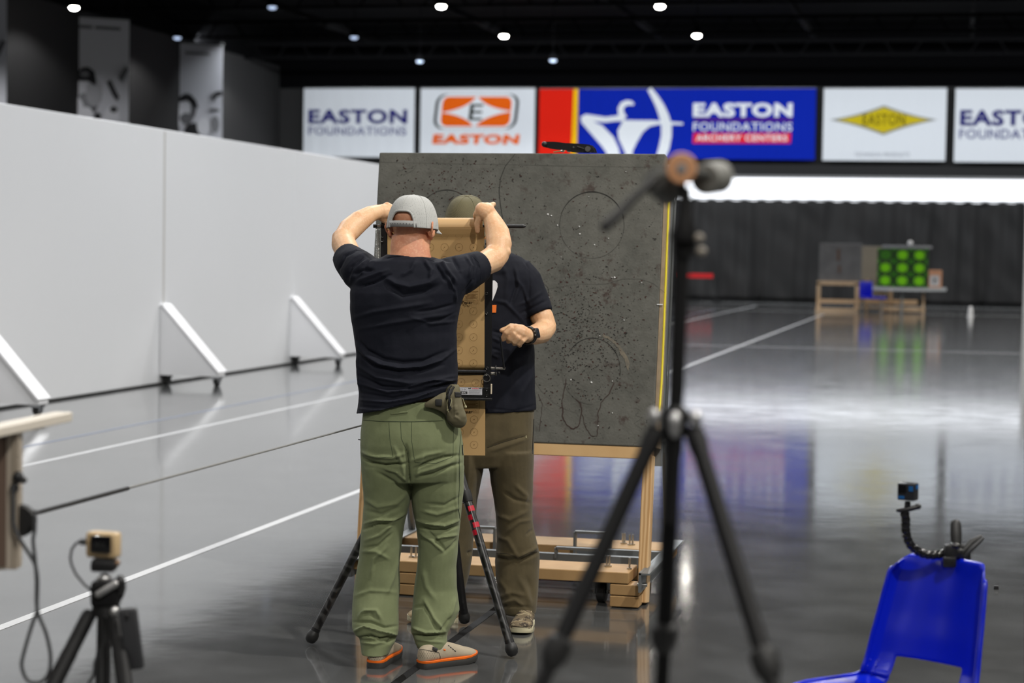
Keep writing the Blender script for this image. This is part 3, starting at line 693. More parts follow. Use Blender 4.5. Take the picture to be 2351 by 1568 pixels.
def bpoly(nm, pts, mt, par, off=.0014):
    m = MB(); q = [BQ(x, y, off) for x, y in pts]; c = sum(q, Vector())/len(q); m.add([c]+q, [(0, i+1, (i+1) % len(q)+1) for i in range(len(q))]); return m.build(nm, mt, par, smooth=0)
bline('tan_smear', wob([(1383, 768), (1400, 777), (1416, 790), (1427, 806), (1434, 822)], 5, 4), .024, tan, face); bpoly('tan_smear', [(1432, 806), (1441, 820), (1446, 835), (1442, 852), (1437, 838), (1434, 826)], tan, face)
# arrow holes: dark pits clustered round the lower circle; white chips
pit = mat('arrow_pit', (.008, .006, .005), .95); pitr = mat('red_brown_pit', (.05, .018, .014), .9); chip = mat('white_chip', (.75, .75, .74), .7)
def specks(nm, cen, sd, n, mt, s0, s1, par, off=.0011, elong=1):
    m = MB()
    for _ in range(n):
        px = random.gauss(cen[0], sd[0]); py = random.gauss(cen[1], sd[1])
        q = BQ(px, py); lx = (q-B0).dot(BX); lz = (q-B0).dot(BU)
        if not (.02 < lx < BW-.02 and .02 < lz < BH-.02): continue
        r = random.uniform(s0, s1)*.66; a0 = random.uniform(0, PI); k = 6; el = random.uniform(1, 2.4); an = random.uniform(-.9, .9)
        pq = [(r*el*math.cos(a0+2*PI*i/k)*random.uniform(.6, 1.2), r*.8*math.sin(a0+2*PI*i/k)*random.uniform(.6, 1.2)) for i in range(k)]
        m.add([BP(lx+x*math.cos(an)-z*math.sin(an), lz+x*math.sin(an)+z*math.cos(an), off) for x, z in pq], [tuple(range(k))])
    o = m.build(nm, mt, par, smooth=0); o['kind'] = 'stuff'
specks('arrow_holes', (1350, 790), (52, 68), 620, pit, .0012, .0045, face, elong=1.3)
specks('arrow_holes', (1300, 690), (70, 60), 130, pit, .0012, .004, face, elong=1.3)
specks('arrow_holes', (1060, 420), (90, 60), 200, pit, .0012, .0042, face)
specks('red_specks', (1330, 740), (90, 120), 380, pitr, .0015, .006, face, .0013)
specks('red_specks', (1040, 430), (90, 70), 240, pitr, .0015, .006, face, .0013)
specks('dark_specks', (1320, 600), (170, 260), 700, pit, .001, .0025, face)
for (px, py, r) in [(1258, 492, .005), (1266, 495, .004), (1280, 517, .004), (1330, 520, .004), (1331, 537, .004), (1365, 562, .0035), (1397, 547, .003), (1411, 637, .005), (1405, 637, .003), (1473, 649, .003), (1260, 682, .003), (1433, 735, .003), (1377, 771, .003), (1311, 872, .004), (1358, 878, .005), (1406, 875, .003), (1406, 948, .003), (1373, 977, .003), (1352, 452, .0025), (1437, 394, .0025), (1288, 590, .002)]:
    m = MB(); q = BQ(px, py, .002); m.ell(q, (r, .002, r*.8), MBd @ Matrix.Rotation(random.random(), 3, 'Y'), 7, 5); m.build('white_chip', chip, face, smooth=0)
m = MB(); m.box(BQ(1515, 699, .002), (.028, .003, .004), MBd); m.build('white_chip', chip, face, smooth=0)
# embossed wave emblems, faint
bline('embossed_mark', [(908, 402), (918, 392), (930, 388), (944, 386), (957, 378), (950, 390), (938, 396), (926, 402)], .003, faint, face)
bline('embossed_mark', wob([(1455, 936), (1470, 940), (1458, 952), (1474, 960), (1456, 972), (1472, 984)], 3, 2), .003, faint, face)
# wooden surround and steel channel behind the foam
ply = mat('edge_plywood', srgb(160, 140, 112), .6, nz=(20, .5, srgb(120, 105, 85)))
m = MB(); m.box(BP(BW+.007, BH/2-.10, -.083), (.012, .16, BH-.20), MBd); m.build('side_board', ply, board, smooth=0)
m = MB(); m.box(BP(BW/2, BH-.04, -.14), (BW-.04, .06, .04), MBd); m.build('top_board', ply, board, smooth=0)
gst = mat('grey_steel_channel', (.23, .245, .25), .45, metal=.6)
m = MB(); m.box(BP(BW-.012, BH/2-.05, -.20), (.05, .06, BH+.06), MBd); m.build('steel_channel', gst, board, smooth=0)
m = MB(); m.box(BP(.03, BH/2-.05, -.19), (.05, .05, BH+.06), MBd); m.build('steel_channel', gst, board, smooth=0)
m = MB(); m.box(BP(BW+.016, BH/2-.02, -.29), (.008, .012, BH-.02), MBd); m.build('edge_strip', gst, board, smooth=0)
m = MB(); m.box(BP(BW-.005, BH/2-.02, -.26), (.03, .05, BH-.02), MBd); m.build('back_rail', mat('dark_olive_steel', (.05, .055, .045), .5), board, smooth=0)
m = MB(); q0 = BP(BW+.003, BH-.12, -.11); m.tube([BP(BW+.017, BH-.21, -.055), BP(BW+.017, BH*.6, -.06), BP(BW+.017, BH*.3, -.065), BP(BW+.017, .3, -.06), BP(BW+.017, .17, -.03)], .0052, 8)
tag(m.build('yellow_cord', mat('yellow_cord', srgb(238, 222, 50), .5)), 'yellow cord running down the right edge of the dark foam target', 'cord')
m = MB(); m.box(BP(BW/2, -.028, -.045), (BW-.02, .09, .052), MBd); m.build('bottom_rail', mat('rail_pine', srgb(216, 180, 130), .5, nz=(5, .6, srgb(196, 156, 104))), board, smooth=0)
wood = mat('stand_lumber', srgb(180, 147, 102), .55, spec=.25, nz=(5, .6, srgb(156, 120, 78)))
wg = mat('grained_post', srgb(212, 172, 122), .5)
b = wg.node_tree.nodes['Principled BSDF']; tcw = nd(wg, 'ShaderNodeTexCoord').outputs['Object']
mp = nd(wg, 'ShaderNodeMapping'); mp.inputs['Scale'].default_value = (14, 14, 1.3); lk(wg, tcw, mp.inputs['Vector'])
wv = nd(wg, 'ShaderNodeTexWave'); wv.inputs['Scale'].default_value = 1.2; wv.inputs['Distortion'].default_value = 5; wv.inputs['Detail'].default_value = 2; lk(wg, mp.outputs[0], wv.inputs['Vector'])
lk(wg, mixc(wg, rampv(wg, wv.outputs['Fac'], .2, .9), srgb(220, 184, 136), srgb(190, 148, 98)), b.inputs['Base Color'])
LL = (B0.z)/BU.z
for x in (BW-.022, .022):
    a_ = BP(x, -.03, -.02); e_ = BP(x, -LL, -.02); c_ = (a_+e_)/2
    m = MB(); m.rbox(c_, (.045, .09, (a_-e_).length-.02), MBd, r=.003, seg=1); m.build('front_post', wg, board, smooth=0)
# dolly
y1 = G(1440, 1343).y; 
def GB(px, py, z): return G(px, py, z)
xl_ = Rb.x-BW+.02; xr_ = BP(BW, 0).x-.07
fa = GB(1475, 1317, .165); fb = GB(1475, 1297, .165)
m = MB(); m.rbox(((xl_+xr_)/2, (fa.y+fb.y)/2, .139), (xr_-xl_, abs(fb.y-fa.y), .052), r=.003, seg=1); m.build('front_beam', wood, board, smooth=0)
ra = GB(1520, 1264, .165); rb2 = GB(1520, 1245, .165)
m = MB(); m.rbox(((xl_+xr_)/2+.03, (ra.y+rb2.y)/2, .137), (xr_-xl_+.1, abs(rb2.y-ra.y), .058), r=.003, seg=1); m.build('rear_beam', wood, board, smooth=0)
for xx in (GB(928, 1365, 0).x, GB(1441, 1388, 0).x):
    for zz in (.03, .084):
        m = MB(); m.rbox((xx, fa.y+.06, zz), (.135, .12, .05), r=.003, seg=1); m.build('block', wood, board, smooth=0)
for xx in (xl_+.14, xr_-.10):
    m = MB(); m.rbox((xx, ra.y+.1, .055), (.14, .12, .1), r=.003, seg=1); m.build('rear_block', wood, board, smooth=0)
for xx in (xl_-.0, xr_+.06):   # side angle irons
    m = MB(); m.box((xx, (fa.y+rb2.y)/2, .13), (.012, rb2.y-fa.y+.1, .09)); m.box((xx+.02, (fa.y+rb2.y)/2, .17), (.05, rb2.y-fa.y+.1, .008)); m.build('side_iron', gst, board, smooth=0)
ym = (fb.y+ra.y)/2
m = MB(); m.box(((xl_+xr_)/2, ym+.02, .135), (xr_-xl_, .04, .05)); m.build('cross_channel', gst, board, smooth=0)
m = MB(); m.box((xr_-.15, ra.y-.12, .15), (.42, .035, .055)); m.build('cross_channel', gst, board, smooth=0)
def uhandle(x0, x1, y, zt):
    m = MB(); m.box(((x0+x1)/2, y, zt), (x1-x0, .035, .012)); m.box((x0, y, (zt+.14)/2), (.012, .035, zt-.14)); m.box((x1, y, (zt+.14)/2), (.012, .035, zt-.14)); m.build('steel_bracket', gst, board, smooth=0)
def xat(px, y): return PL(px, 1260, Vector((0, y, 0)), Vector((0, 1, 0))).x
uhandle(xat(1320, ra.y-.05), xat(1400, ra.y-.05), ra.y-.05, .245); uhandle(xat(1010, ra.y-.05), xat(1136, ra.y-.05), ra.y-.05, .245); uhandle(xat(1277, ym), xat(1385, ym), ym, .19)
bolt = mat('zinc_bolt', (.6, .6, .58), .3, metal=1)
def bolts(pl, yy, z):
    for px in pl:
        m = MB(); x = xat(px, yy); yq = yy+random.uniform(-.03, .03); m.cyl((x, yq, z), (x, yq, z+.055), .005, seg=8); m.cyl((x, yq, z), (x, yq, z+.008), .012, seg=6); m.build('bolt', bolt, board)
bolts((945, 956, 1392, 1398, 1448), (fa.y+fb.y)/2, .165); bolts((1428, 1432, 1447, 1453), (ra.y+rb2.y)/2, .165)
def caster(x, y, nm='caster'):
    m = MB(); m.box((x, y, .108), (.09, .09, .006)); m.box((x-.03, y, .075), (.005, .05, .07)); m.box((x+.03, y, .075), (.005, .05, .07)); c = m.build(nm, gst, board, smooth=0)
    m = MB(); m.tube([(x-.022, y, .05), (x-.016, y, .05), (x+.016, y, .05), (x+.022, y, .05)], [.042, .05, .05, .042], 20); m.build('wheel', rub, c)
    m = MB(); m.cyl((x-.042, y, .05), (x+.042, y, .05), .009, seg=8); m.build('axle', bolt, c)
caster(xat(1381, fa.y+.1), fa.y+.13); caster(xat(950, fa.y+.1), fa.y+.13); caster(xr_-.3, ra.y+.12); caster(xl_+.3, ra.y+.12)
m = MB(); m.cyl((xat(1466, fa.y), fa.y-.01, .115), (xat(1488, fa.y), fa.y-.01, .115), .009, seg=10); m.build('bolt', bolt, board)
# back braces that carry the leaning board
for x in (BP(BW, 0).x-.03, BP(0, 0).x+.03):
    m = MB(); p0 = BP(0, BH*.55, -.22); m.tube([(x, p0.y, p0.z), (x, rb2.y-.02, .165)], .02, 8); m.build('back_brace', gst, board)

# ratchet buckle lying on the top edge
rt = BP(.95, BH, -.05); t = thing('ratchet_buckle', (rt.x, rt.y, rt.z), 'black ratchet strap buckle lying on the top edge of the grey foam target', 'ratchet')
def TB(px, py): return PL(px, py, BP(0, BH, -.05), Vector((0, -1, 0)))
zt0 = BP(0, BH, -.05).z
m = MB()
pl = [TB(x, y) for x, y in [(1250, 330), (1256, 326), (1276, 326), (1300, 329), (1340, 331), (1357, 333), (1365, 341), (1368, 350), (1330, 350), (1312, 349), (1296, 344), (1276, 343), (1258, 340), (1249, 336)]]
m.prism([p-Vector((0, .03, 0)) for p in pl], (0, .006, 0)); m.prism([p+Vector((0, .03, 0)) for p in pl], (0, .006, 0)); m.build('lever', blk, t, smooth=0)
m = MB(); m.capsule([TB(1253, 332)-Vector((0, .035, 0)), TB(1253, 332)+Vector((0, .035, 0))], .014); m.build('grip', rub, t)
m = MB(); m.cyl(TB(1353, 343)-Vector((0, .045, 0)), TB(1353, 343)+Vector((0, .045, 0)), .013); m.cyl(TB(1320, 339)-Vector((0, .036, 0)), TB(1320, 339)+Vector((0, .036, 0)), .004); m.build('axle', bolt, t)
m = MB(); m.prism([TB(1329, 336)-Vector((0, .036, 0)), TB(1344, 341)-Vector((0, .036, 0)), TB(1343, 342.5)-Vector((0, .036, 0)), TB(1328, 337.5)-Vector((0, .036, 0))], (0, .004, 0)); m.build('pawl', bolt, t, smooth=0)
m = MB(); a_ = TB(1272, 350); c_ = TB(1296, 347); m.prism([a_+Vector((0, -.02, 0)), c_+Vector((0, -.02, 0)), c_+Vector((0, .02, 0)), a_+Vector((0, .02, 0))], (0, 0, .004))
m.build('webbing', mat('cream_webbing', srgb(230, 200, 140), .7), t, smooth=0)
for px in (1291, 1306):
    m = MB(); m.ell(TB(px, 347), (.008, .03, .006)); m.build('rivet', bolt, t)

# =================================================================== PAPER TUNING STAND
D = 8.3; k8 = D/F
def T(px, py, d=D): return P(px, py, d)
hub = T(997, 945, 8.27)
stand = thing('paper_tuner_stand', (hub.x, hub.y, 0), 'black metal frame on a carbon tripod holding brown paper between the two men', 'paper stand')
bm = mat('black_anodised_metal', (.008, .008, .009), .35, spec=.5)
vr = Matrix((RT, FW, UP)).transposed()
def bar(px0, py0, px1, py1, depth, name, mt=bm, par=stand, d=D, r=.0015):
    c = T((px0+px1)/2, (py0+py1)/2, d); m = MB(); m.rbox(c, ((px1-px0)*d/F, depth, (py1-py0)*d/F), vr, r=r, seg=1); return m.build(name, mt, par, smooth=0)
upr = bar(1113, 508, 1130, 917, .006, 'upright'); upl = bar(873, 508, 890, 917, .006, 'upright')
bar(1127, 508, 1130, 917, .04, 'upright_flange', par=upr, d=D+.02); bar(873, 508, 876, 917, .04, 'upright_flange', par=upl, d=D+.02)
plate = bar(880, 888, 1126, 913, .006, 'bottom_plate', d=D-.008); bar(880, 912, 1130, 917, .05, 'bottom_lip', par=plate, d=D-.02)
for px, py, q in ((1117, 674, upr), (1117, 719, upr), (1118, 845, upr), (1118, 895, plate), (1118, 908, plate), (878, 543, upl), (878, 553, upl), (1117, 560, upr), (1117, 600, upr)):
    m = MB(); c = T(px, py, D-.014); m.cyl(c, c+FW*.01, .0055, seg=10); m.torus(c-FW*.001, .0045, .0012, FW, 14, 5); m.build('bolt', mat('dark_bolt', (.12, .12, .12), .3, metal=1), q)
m = MB(); m.cyl(T(857, 519), T(1201, 519.5), 4.2*k8, seg=14); m.ell(T(1201, 519.5), (.012, .0076, .0076), vr, 12, 8); m.build('top_rod', bm, stand)
m = MB(); m.cyl(T(866, 519, D-.01), T(874, 519, D-.01), 3*k8, seg=10); m.build('rod_collar', bolt, stand)
m = MB(); m.cyl(T(885, 851), T(1116, 853), 4.0*k8, seg=14); m.build('guide_roller', mat('dark_roller', (.02, .02, .022), .25), stand)
m = MB(); m.cyl(T(885, 857, D+.01), T(1116, 859, D+.01), 1.8*k8, seg=10); m.build('lower_rod', bm, stand)
m = MB(); m.cyl(T(1127, 845), T(1160, 846), .0062, seg=12); m.cyl(T(1127, 857), T(1140, 857.5), .0062, seg=12); m.build('crank_shaft', mat('nickel_steel', (.5, .48, .44), .25, metal=1), stand)
m = MB(); m.torus(T(1138, 850), .022, .0025, RT, 20, 6); m.ell(T(1145, 856), (.006, .006, .006)); m.build('shaft_collar', bm, stand)
m = MB(); m.cyl(T(1148.5, 773, D-.01), T(1157.5, 846, D-.01), .004, seg=8); m.build('crank_arm', bm, stand)
m = MB(); m.torus(T(1117, 868, D-.018), 8.2*k8, .0014, FW, 32, 6); m.torus(T(1117, 860.5, D-.018), .003, .0012, FW, 12, 5); m.build('split_ring', bolt, stand)
m = MB(); m.rbox(T(1128, 893, D-.012), (.006, .012, .042), vr, r=.001, seg=1); m.build('cream_tab', mat('cream_plastic', srgb(225, 210, 185), .5), stand, smooth=0)
# spring on the left
m = MB(); pts = []; 
for i in range(46*10+1):
    a = 2*PI*i/10; c = T(867.5, 527+2.75*i/10, D+.0); pts.append(c+RT*math.cos(a)*.0085+FW*math.sin(a)*.0085)
m.tube(pts, .0011, 5); m.build('coil_spring', mat('dull_steel', (.35, .35, .33), .35, metal=1), stand)
# label
lp = bar(1003, 889.5, 1107, 906.5, .001, 'white_label', mat('label_white', (.62, .62, .66), .45), plate, D-.0125)
def lab(name, s_, x0, y0, x1, y1, mt, par, d=D-.0145, shear=0, bold=0):
    a = T(x0, y1, d); return lettering(name, s_, a, RT, UP, (x1-x0)*d/F, (y1-y0)*d/F, mt, par, shear, bold)
lg = mat('label_grey_print', (.36, .36, .38), .5)
lab('label_lettering', 'EOK', 1047, 891, 1073, 896.5, lg, lp, bold=-.01)
bar(1075, 890.5, 1081.5, 892.8, .0006, 'label_header', mat('label_dark', (.05, .05, .05), .5), lp, D-.0135, r=0.0001); bar(1100, 890.8, 1106, 893, .0006, 'label_header', MATS['label_dark'], lp, D-.0135, r=.0001)
lab('warning_lettering', 'WARNING', 1083, 890.3, 1099, 893.4, mat('label_red', srgb(215, 30, 35), .5), lp, bold=.03)
bar(1050, 898.5, 1073, 904, .0006, 'label_black_box', MATS['label_dark'], lp, D-.0135, r=.0001)
lab('box_lettering', 'EK', 1060, 899.8, 1070, 903.2, mat('label_white2', (.75, .75, .78), .5), lp, D-.0155, .2, .02)
for i in range(4): bar(1076+(i % 2), 896+i*2.6, 1105-(i % 3)*2, 896.9+i*2.6, .0005, 'label_text_line', lg, lp, D-.0135, r=.0001)
# paper: roll, sheet, printed circles
kraft = mat('kraft_paper', srgb(188, 154, 104), .55, nz=(4, .35, srgb(178, 144, 94)), spec=.35)
kr2 = mat('kraft_roll_paper', srgb(206, 170, 122), .5, nz=(3, .3, srgb(196, 160, 112)), spec=.35)
paper = thing('kraft_paper_roll', T(1000, 1045), 'roll of brown kraft paper with printed circles hanging in the black frame', 'paper roll')
m = MB(); m.cyl(T(893, 518.2, D-.0), T(1108, 518.6, D-.0), 18.3*k8, seg=48); m.build('roll', kr2, paper)
m = MB(); vs = []; fs = []; prof = [(522, -.033), (537, -.022), (545, -.014), (600, -.009), (700, -.007), (800, -.006), (843, -.005), (850, .012), (858, .013), (866, .012), (880, .008), (900, .010), (920, .012), (960, .013), (1000, .012), (1044, .008)]
NXp = 24; ys_ = []
for a, c in zip(prof[:-1], prof[1:]):
    for q in range(6): u = q/6; ys_.append((a[0]+(c[0]-a[0])*u, a[1]+(c[1]-a[1])*u))
ys_.append(prof[-1])
for (y, dz) in ys_:
    w0, w1 = (889.5, 1112.5) if y < 860 else (891, 1114)
    for i in range(NXp+1):
        px = w0+(w1-w0)*i/NXp; wv_ = .0025*math.sin(i*.55+y*.012)*min(1, max(0, (y-545)/80))
        vs.append(T(px, y+ (1.6*(i/NXp) if y > 1040 else 0), D+dz+wv_))
rw = NXp+1
for j in range(len(ys_)-1):
    for i in range(NXp): a = j*rw+i; fs.append((a, a+1, a+rw+1, a+rw))
m.add(vs, fs); sheet = m.build('sheet', kraft, paper, smooth=60)
def pd(py):
    for a, c in zip(prof[:-1], prof[1:]):
        if a[0] <= py <= c[0]: return a[1]+(c[1]-a[1])*(py-a[0])/(c[0]-a[0])
    return 0
pr = mat('brown_print', srgb(112, 82, 48), .6)
def circ(m, px, py, y0=None, y1=None):
    i = (px-889.5)/223*NXp; dd = D+pd(py)+.0025*math.sin(i*.55+py*.012)*min(1, max(0, (py-545)/80))-.0018
    n = 32; r = 8.6
    for k in range(n):
        a0, a1 = 2*PI*k/n, 2*PI*(k+1)/n; q = []
        for rr, aa in ((r-.2, a0), (r+.2, a0), (r+.2, a1), (r-.2, a1)): q.append((px+rr*math.cos(aa), py+rr*math.sin(aa)))
        if y0 and min(v for _, v in q) < y0: continue
        if y1 and max(v for _, v in q) > y1: continue
        m.add([T(x, y, dd) for x, y in q], [(0, 1, 2, 3)])
    if not y0 and not y1: m.add([T(px+1.1*math.cos(PI*k/4), py+1.1*math.sin(PI*k/4), dd) for k in range(8)], [tuple(range(8))])
m = MB()
cols_ = [1087-33.1*k for k in range(6)]
for cx_ in cols_: circ(m, cx_, 538.5, y0=540)
for py in (567.5, 597, 627, 714, 744, 774, 804, 834):
    for cx_ in cols_: circ(m, cx_, py)
for k, cx_ in enumerate(cols_): circ(m, cx_+(5 if 1 else 0), 877+(0 if k else 2))
for py in (963, 992, 1021):
    for cx_ in cols_: circ(m, cx_+1.5, py)
o = m.build('printed_circles', pr, sheet, smooth=0); o['kind'] = 'stuff'
prd = mat('dark_brown_print', srgb(52, 38, 24), .6)
def ptxt(dy, nm):
    d_ = D+(-.0105 if dy == 0 else .006)
    lab('brand_lettering', 'Paper', 1059, 690.5+dy, 1084.5, 700+dy, prd, sheet, d_, .18, .03)
    lab('brand_lettering', 'ROLLS', 1086.5, 691.5+dy, 1100, 698+dy, pr, sheet, d_, 0, -.01)
    m = MB()
    x0, y0, x1, y1 = 1040, 655+dy, 1101.5, 690+dy
    if dy: y0 = 919
    for a in ((x0, y0, x1, y0+.5), (x0, y1-.5, x1, y1), (x1-.5, y0, x1, y1)): m.add([T(a[0], a[1], d_), T(a[2], a[1], d_), T(a[2], a[3], d_), T(a[0], a[3], d_)], [(0, 1, 2, 3)])
    for i, (xa_, xb_) in enumerate(((1072, 1098), (1078, 1094), (1070, 1097), (1072, 1092), (1068, 1097), (1069, 1095))):
        yy = 669+dy+i*3.1; m.add([T(xa_, yy, d_), T(xb_, yy, d_), T(xb_, yy+1.1, d_), T(xa_, yy+1.1, d_)], [(0, 1, 2, 3)])
    m.build('printed_notice', pr, sheet, smooth=0)
ptxt(0, 'a'); ptxt(250, 'b')
# tripod of the stand
carb = mat('carbon_tube', (.018, .018, .019), .28, spec=.6)
b = carb.node_tree.nodes['Principled BSDF']; tcc = nd(carb, 'ShaderNodeTexCoord').outputs['Object']
vor = nd(carb, 'ShaderNodeTexWave'); vor.inputs['Scale'].default_value = 9; vor.inputs['Distortion'].default_value = 14; vor.inputs['Detail'].default_value = 2; vor.bands_direction = 'DIAGONAL'; lk(carb, tcc, vor.inputs['Vector'])
lk(carb, mixc(carb, rampv(carb, vor.outputs['Fac'], .55, .95), (.006, .006, .006), (.045, .045, .044)), b.inputs['Base Color'])
m = MB(); m.rbox(hub, (.11, .09, .07), vr, r=.015, seg=3); m.cyl(hub, hub+UP*.07, .02); m.build('tripod_hub', bm, stand)
m = MB(); m.rbox(T(1003, 918, 8.285), (.2, .045, .012), vr, r=.003, seg=1); m.build('mount_plate', bm, stand)
crim = mat('crimson_band', srgb(190, 18, 45), .4)
for fx, fy, (dx, dd) in ((715, 1481, (-.03, -.03)), (1175, 1511, (.035, -.04)), (1066, 1436, (0.02, .04))):
    ft = G(fx, fy, .0); a = hub+RT*dx+FW*dd+UP*-.01; e = ft+UP*.03
    j = a+(e-a)*.33
    m = MB(); m.tube([a, j], .021, 16); leg = m.build('leg', bm, stand)
    m = MB(); m.tube([j, j+(e-j)*.04, j+(e-j)*.07], [.0245, .0245, .021], 16); m.build('leg_lock', rub, leg)
    j2 = j+(e-j)*.07
    m = MB(); m.tube([j2, e], [.0182, .0182], 16); m.build('carbon_section', carb if fx != 1066 else bm, leg)
    if fx == 1175:
        u_ = (e-j2).normalized(); side = u_.cross(FW).normalized()
        for q, w0 in enumerate((.0, .035, .07, .10)):
            m = MB(); c0_ = j2+u_*(.02+w0)
            m.tube([c0_+u_*.0, c0_+u_*.022], [.0188, .0188], 18); o = m.build('crimson_print', crim if q % 2 == 0 else crim, leg)
            me = o.data; bmm = bmesh.new(); bmm.from_mesh(me)
            kill = [f for f in bmm.faces if (f.calc_center_median()+Vector(ROOT[stand.name])-c0_).dot(side)*(1 if q % 2 else -1) > .003]; bmesh.ops.delete(bmm, geom=kill, context='FACES'); bmm.to_mesh(me); bmm.free()
    m = MB(); m.tube([e-(e-a).normalized()*.045, e-(e-a).normalized()*.02], .0200, 16); m.build('collar', bm, leg)
    m = MB(); ax = (e-a).normalized(); m.tube([e-ax*.03, e-ax*.018, e-ax*.004, e+ax*.014, e+ax*.022], [.020, .025, .0262, .021, .010], 18); m.build('rubber_foot', rub, leg)

# =================================================================== PEOPLE
def skinmat(name, c1, c2, c3):
    m = mat(name, c1, .48, spec=.4, bump=(260, .25, .001)); b = m.node_tree.nodes['Principled BSDF']
    tc = nd(m, 'ShaderNodeTexCoord').outputs['Object']
    a = mixc(m, rampv(m, noisen(m, tc, 14, 4, .6), .4, .62), c1, c2)
    a = mixc(m, mth(m, 'MULTIPLY', rampv(m, noisen(m, tc, 120, 2), .52, .66), .5), a, c3)
    lk(m, a, b.inputs['Base Color']); b.inputs['Subsurface Weight'].default_value = .12; b.inputs['Subsurface Radius'].default_value = (.012, .004, .002); b.inputs['Subsurface Scale'].default_value = .5
    return m
skin = skinmat('skin', srgb(230, 187, 146), srgb(222, 172, 130), srgb(236, 200, 165))
skin_head = skinmat('reddened_skin', srgb(216, 154, 120), srgb(204, 134, 102), srgb(224, 172, 138))
def cloth(name, c1, c2, rough=.85, sheen=.15, sc=900):
    m = mat(name, c1, rough, spec=.22, sheen=sheen); b = m.node_tree.nodes['Principled BSDF']
    tc = nd(m, 'ShaderNodeTexCoord').outputs['Object']
    lk(m, mixc(m, rampv(m, noisen(m, tc, 9, 5, .6), .4, .6), c1, c2), b.inputs['Base Color'])
    bp = nd(m, 'ShaderNodeBump'); bp.inputs['Strength'].default_value = .25; bp.inputs['Distance'].default_value = .002
    lk(m, mth(m, 'ADD', noisen(m, tc, sc*.1, 4, .6), mth(m, 'MULTIPLY', noisen(m, tc, 25, 3), .9)), bp.inputs['Height']); lk(m, bp.outputs[0], b.inputs['Normal']); return m
tee = cloth('black_cotton', (.0060, .0072, .0135), (.0085, .0098, .017), .78, 0)
greenp = cloth('green_trouser_cloth', srgb(120, 128, 93), srgb(111, 119, 85), .8, .08)
brownp = cloth('olive_brown_trouser_cloth', srgb(88, 78, 54), srgb(78, 69, 47), .8, .1)

def head(mb, c, yaw, sc=1.0, tilt=0.0, ears=True):
    """c = base of the skull under the chin; forward = away from camera turned right by yaw"""
    M = (Matrix.Rotation(YAW-yaw, 3, 'Z') @ Matrix.Rotation(tilt, 3, 'X'))
    prof = [(-.012, .030, .070, -.02), (0, .040, .088, .012), (.018, .050, .094, .03), (.04, .060, .096, .05), (.07, .067, .098, .072), (.10, .073, .096, .088), (.13, .077, .092, .097), (.16, .079, .092, .100), (.185, .075, .084, .095), (.21, .060, .064, .078), (.225, .038, .04, .05), (.232, .012, .014, .02)]
    rings = []
    for z, w_, f_, bk in prof:
        rr = []
        for k in range(28):
            a = 2*PI*k/28; cs, sn = math.cos(a), math.sin(a); x = math.copysign(abs(cs)**.92, cs)*w_; y = sn*(f_ if sn > 0 else bk)
            rr.append(c+M @ Vector((x*sc, y*sc, z*sc)))
        rings.append(rr)
    mb.loft(rings)
    L = lambda x, y, z: c+M @ Vector((x*sc, y*sc, z*sc))
    mb.capsule([L(0, .088, .118), L(0, .104, .095), L(0, .112, .082)], [.008, .011, .013], 10)          # nose
    mb.capsule([L(-.03, .084, .138), L(0, .093, .14), L(.03, .084, .138)], [.009, .009, .009], 8)       # brow
    mb.capsule([L(-.02, .094, .052), L(0, .099, .053), L(.02, .094, .052)], .006, 8)                    # lips
    mb.capsule([L(-.012, .085, .012), L(.012, .085, .012)], .016, 8)                                    # chin
    for sx in (-1, 1):
        mb.ell(L(.034*sx, .082, .122), (.013*sc, .010*sc, .009*sc), M)
    if ears:
        for sx in (-1, 1):
            E = lambda x, y, z: c+M @ Vector((sx*x*sc, y*sc, z*sc))
            Me = M @ Matrix.Rotation(R_(-32*sx), 3, 'Z') @ Matrix.Rotation(R_(-12*sx), 3, 'Y')
            mb.ell(E(.086, -.018, .106), (.0075, .021, .033), Me, 16, 10)
            mb.ell(E(.082, -.010, .078), (.0075, .012, .014), Me, 12, 8)
            mb.capsule([E(.082, -.002, .128), E(.090, -.016, .140), E(.099, -.034, .134), E(.101, -.040, .116), E(.096, -.034, .098), E(.088, -.020, .080)], [.0055]*6, 8)
    return M
def finger(mb, pts, r): mb.capsule(pts, r, 10)

# ---------------------------------------------------------------- man in the grey cap
D1 = 7.85; k1 = D1/F
foot1 = G(945, 1530)
man = thing('person', (P(945, 1500, D1).x, P(945, 1500, D1).y, 0), 'man seen from behind in grey cap, black t-shirt and green trousers, both arms raised', 'person')
mb = MB()
hc = P(947, 578, D1+.03); 
HM = head(mb, hc-UP*.02, R_(21), 1.0)
mb.loft([ring((900, 540), (982, 540), D1+.02, .068), ring((897, 560), (986, 562), D1+.01, .068), ring((896, 580), (988, 582), D1, .07), ring((890, 600), (994, 602), D1, .08)])
# torso and arms under the clothes
mb.loft([ring((870, 615), (1015, 620), D1, .06), ring((845, 660), (1035, 660), D1, .08), ring((835, 750), (1035, 750), D1, .085), ring((840, 900), (1035, 880), D1, .09), ring((842, 1000), (1050, 1000), D1, .09), ring((850, 1090), (1045, 1090), D1, .08)])
LA = pp([(835, 625, D1), (806, 595, D1+.10), (789, 560, D1+.20), (788, 543, D1+.235)])
mb.tube(LA, [.042, .049, .050, .046], 18)
LF = pp([(789, 545, D1+.225), (802, 528, D1+.27), (825, 508, D1+.31), (850, 492, D1+.36), (868, 486, D1+.40)])
mb.capsule(LF, [.041, .0475, .044, .035, .030], 18)
mb.ell(P(773, 548, D1+.215), (.018, .018, .02)); 
RA = pp([(1050, 622, D1), (1095, 614, D1+.09), (1130, 596, D1+.19), (1143, 582, D1+.23)])
mb.tube(RA, [.040, .046, .053, .050], 18)
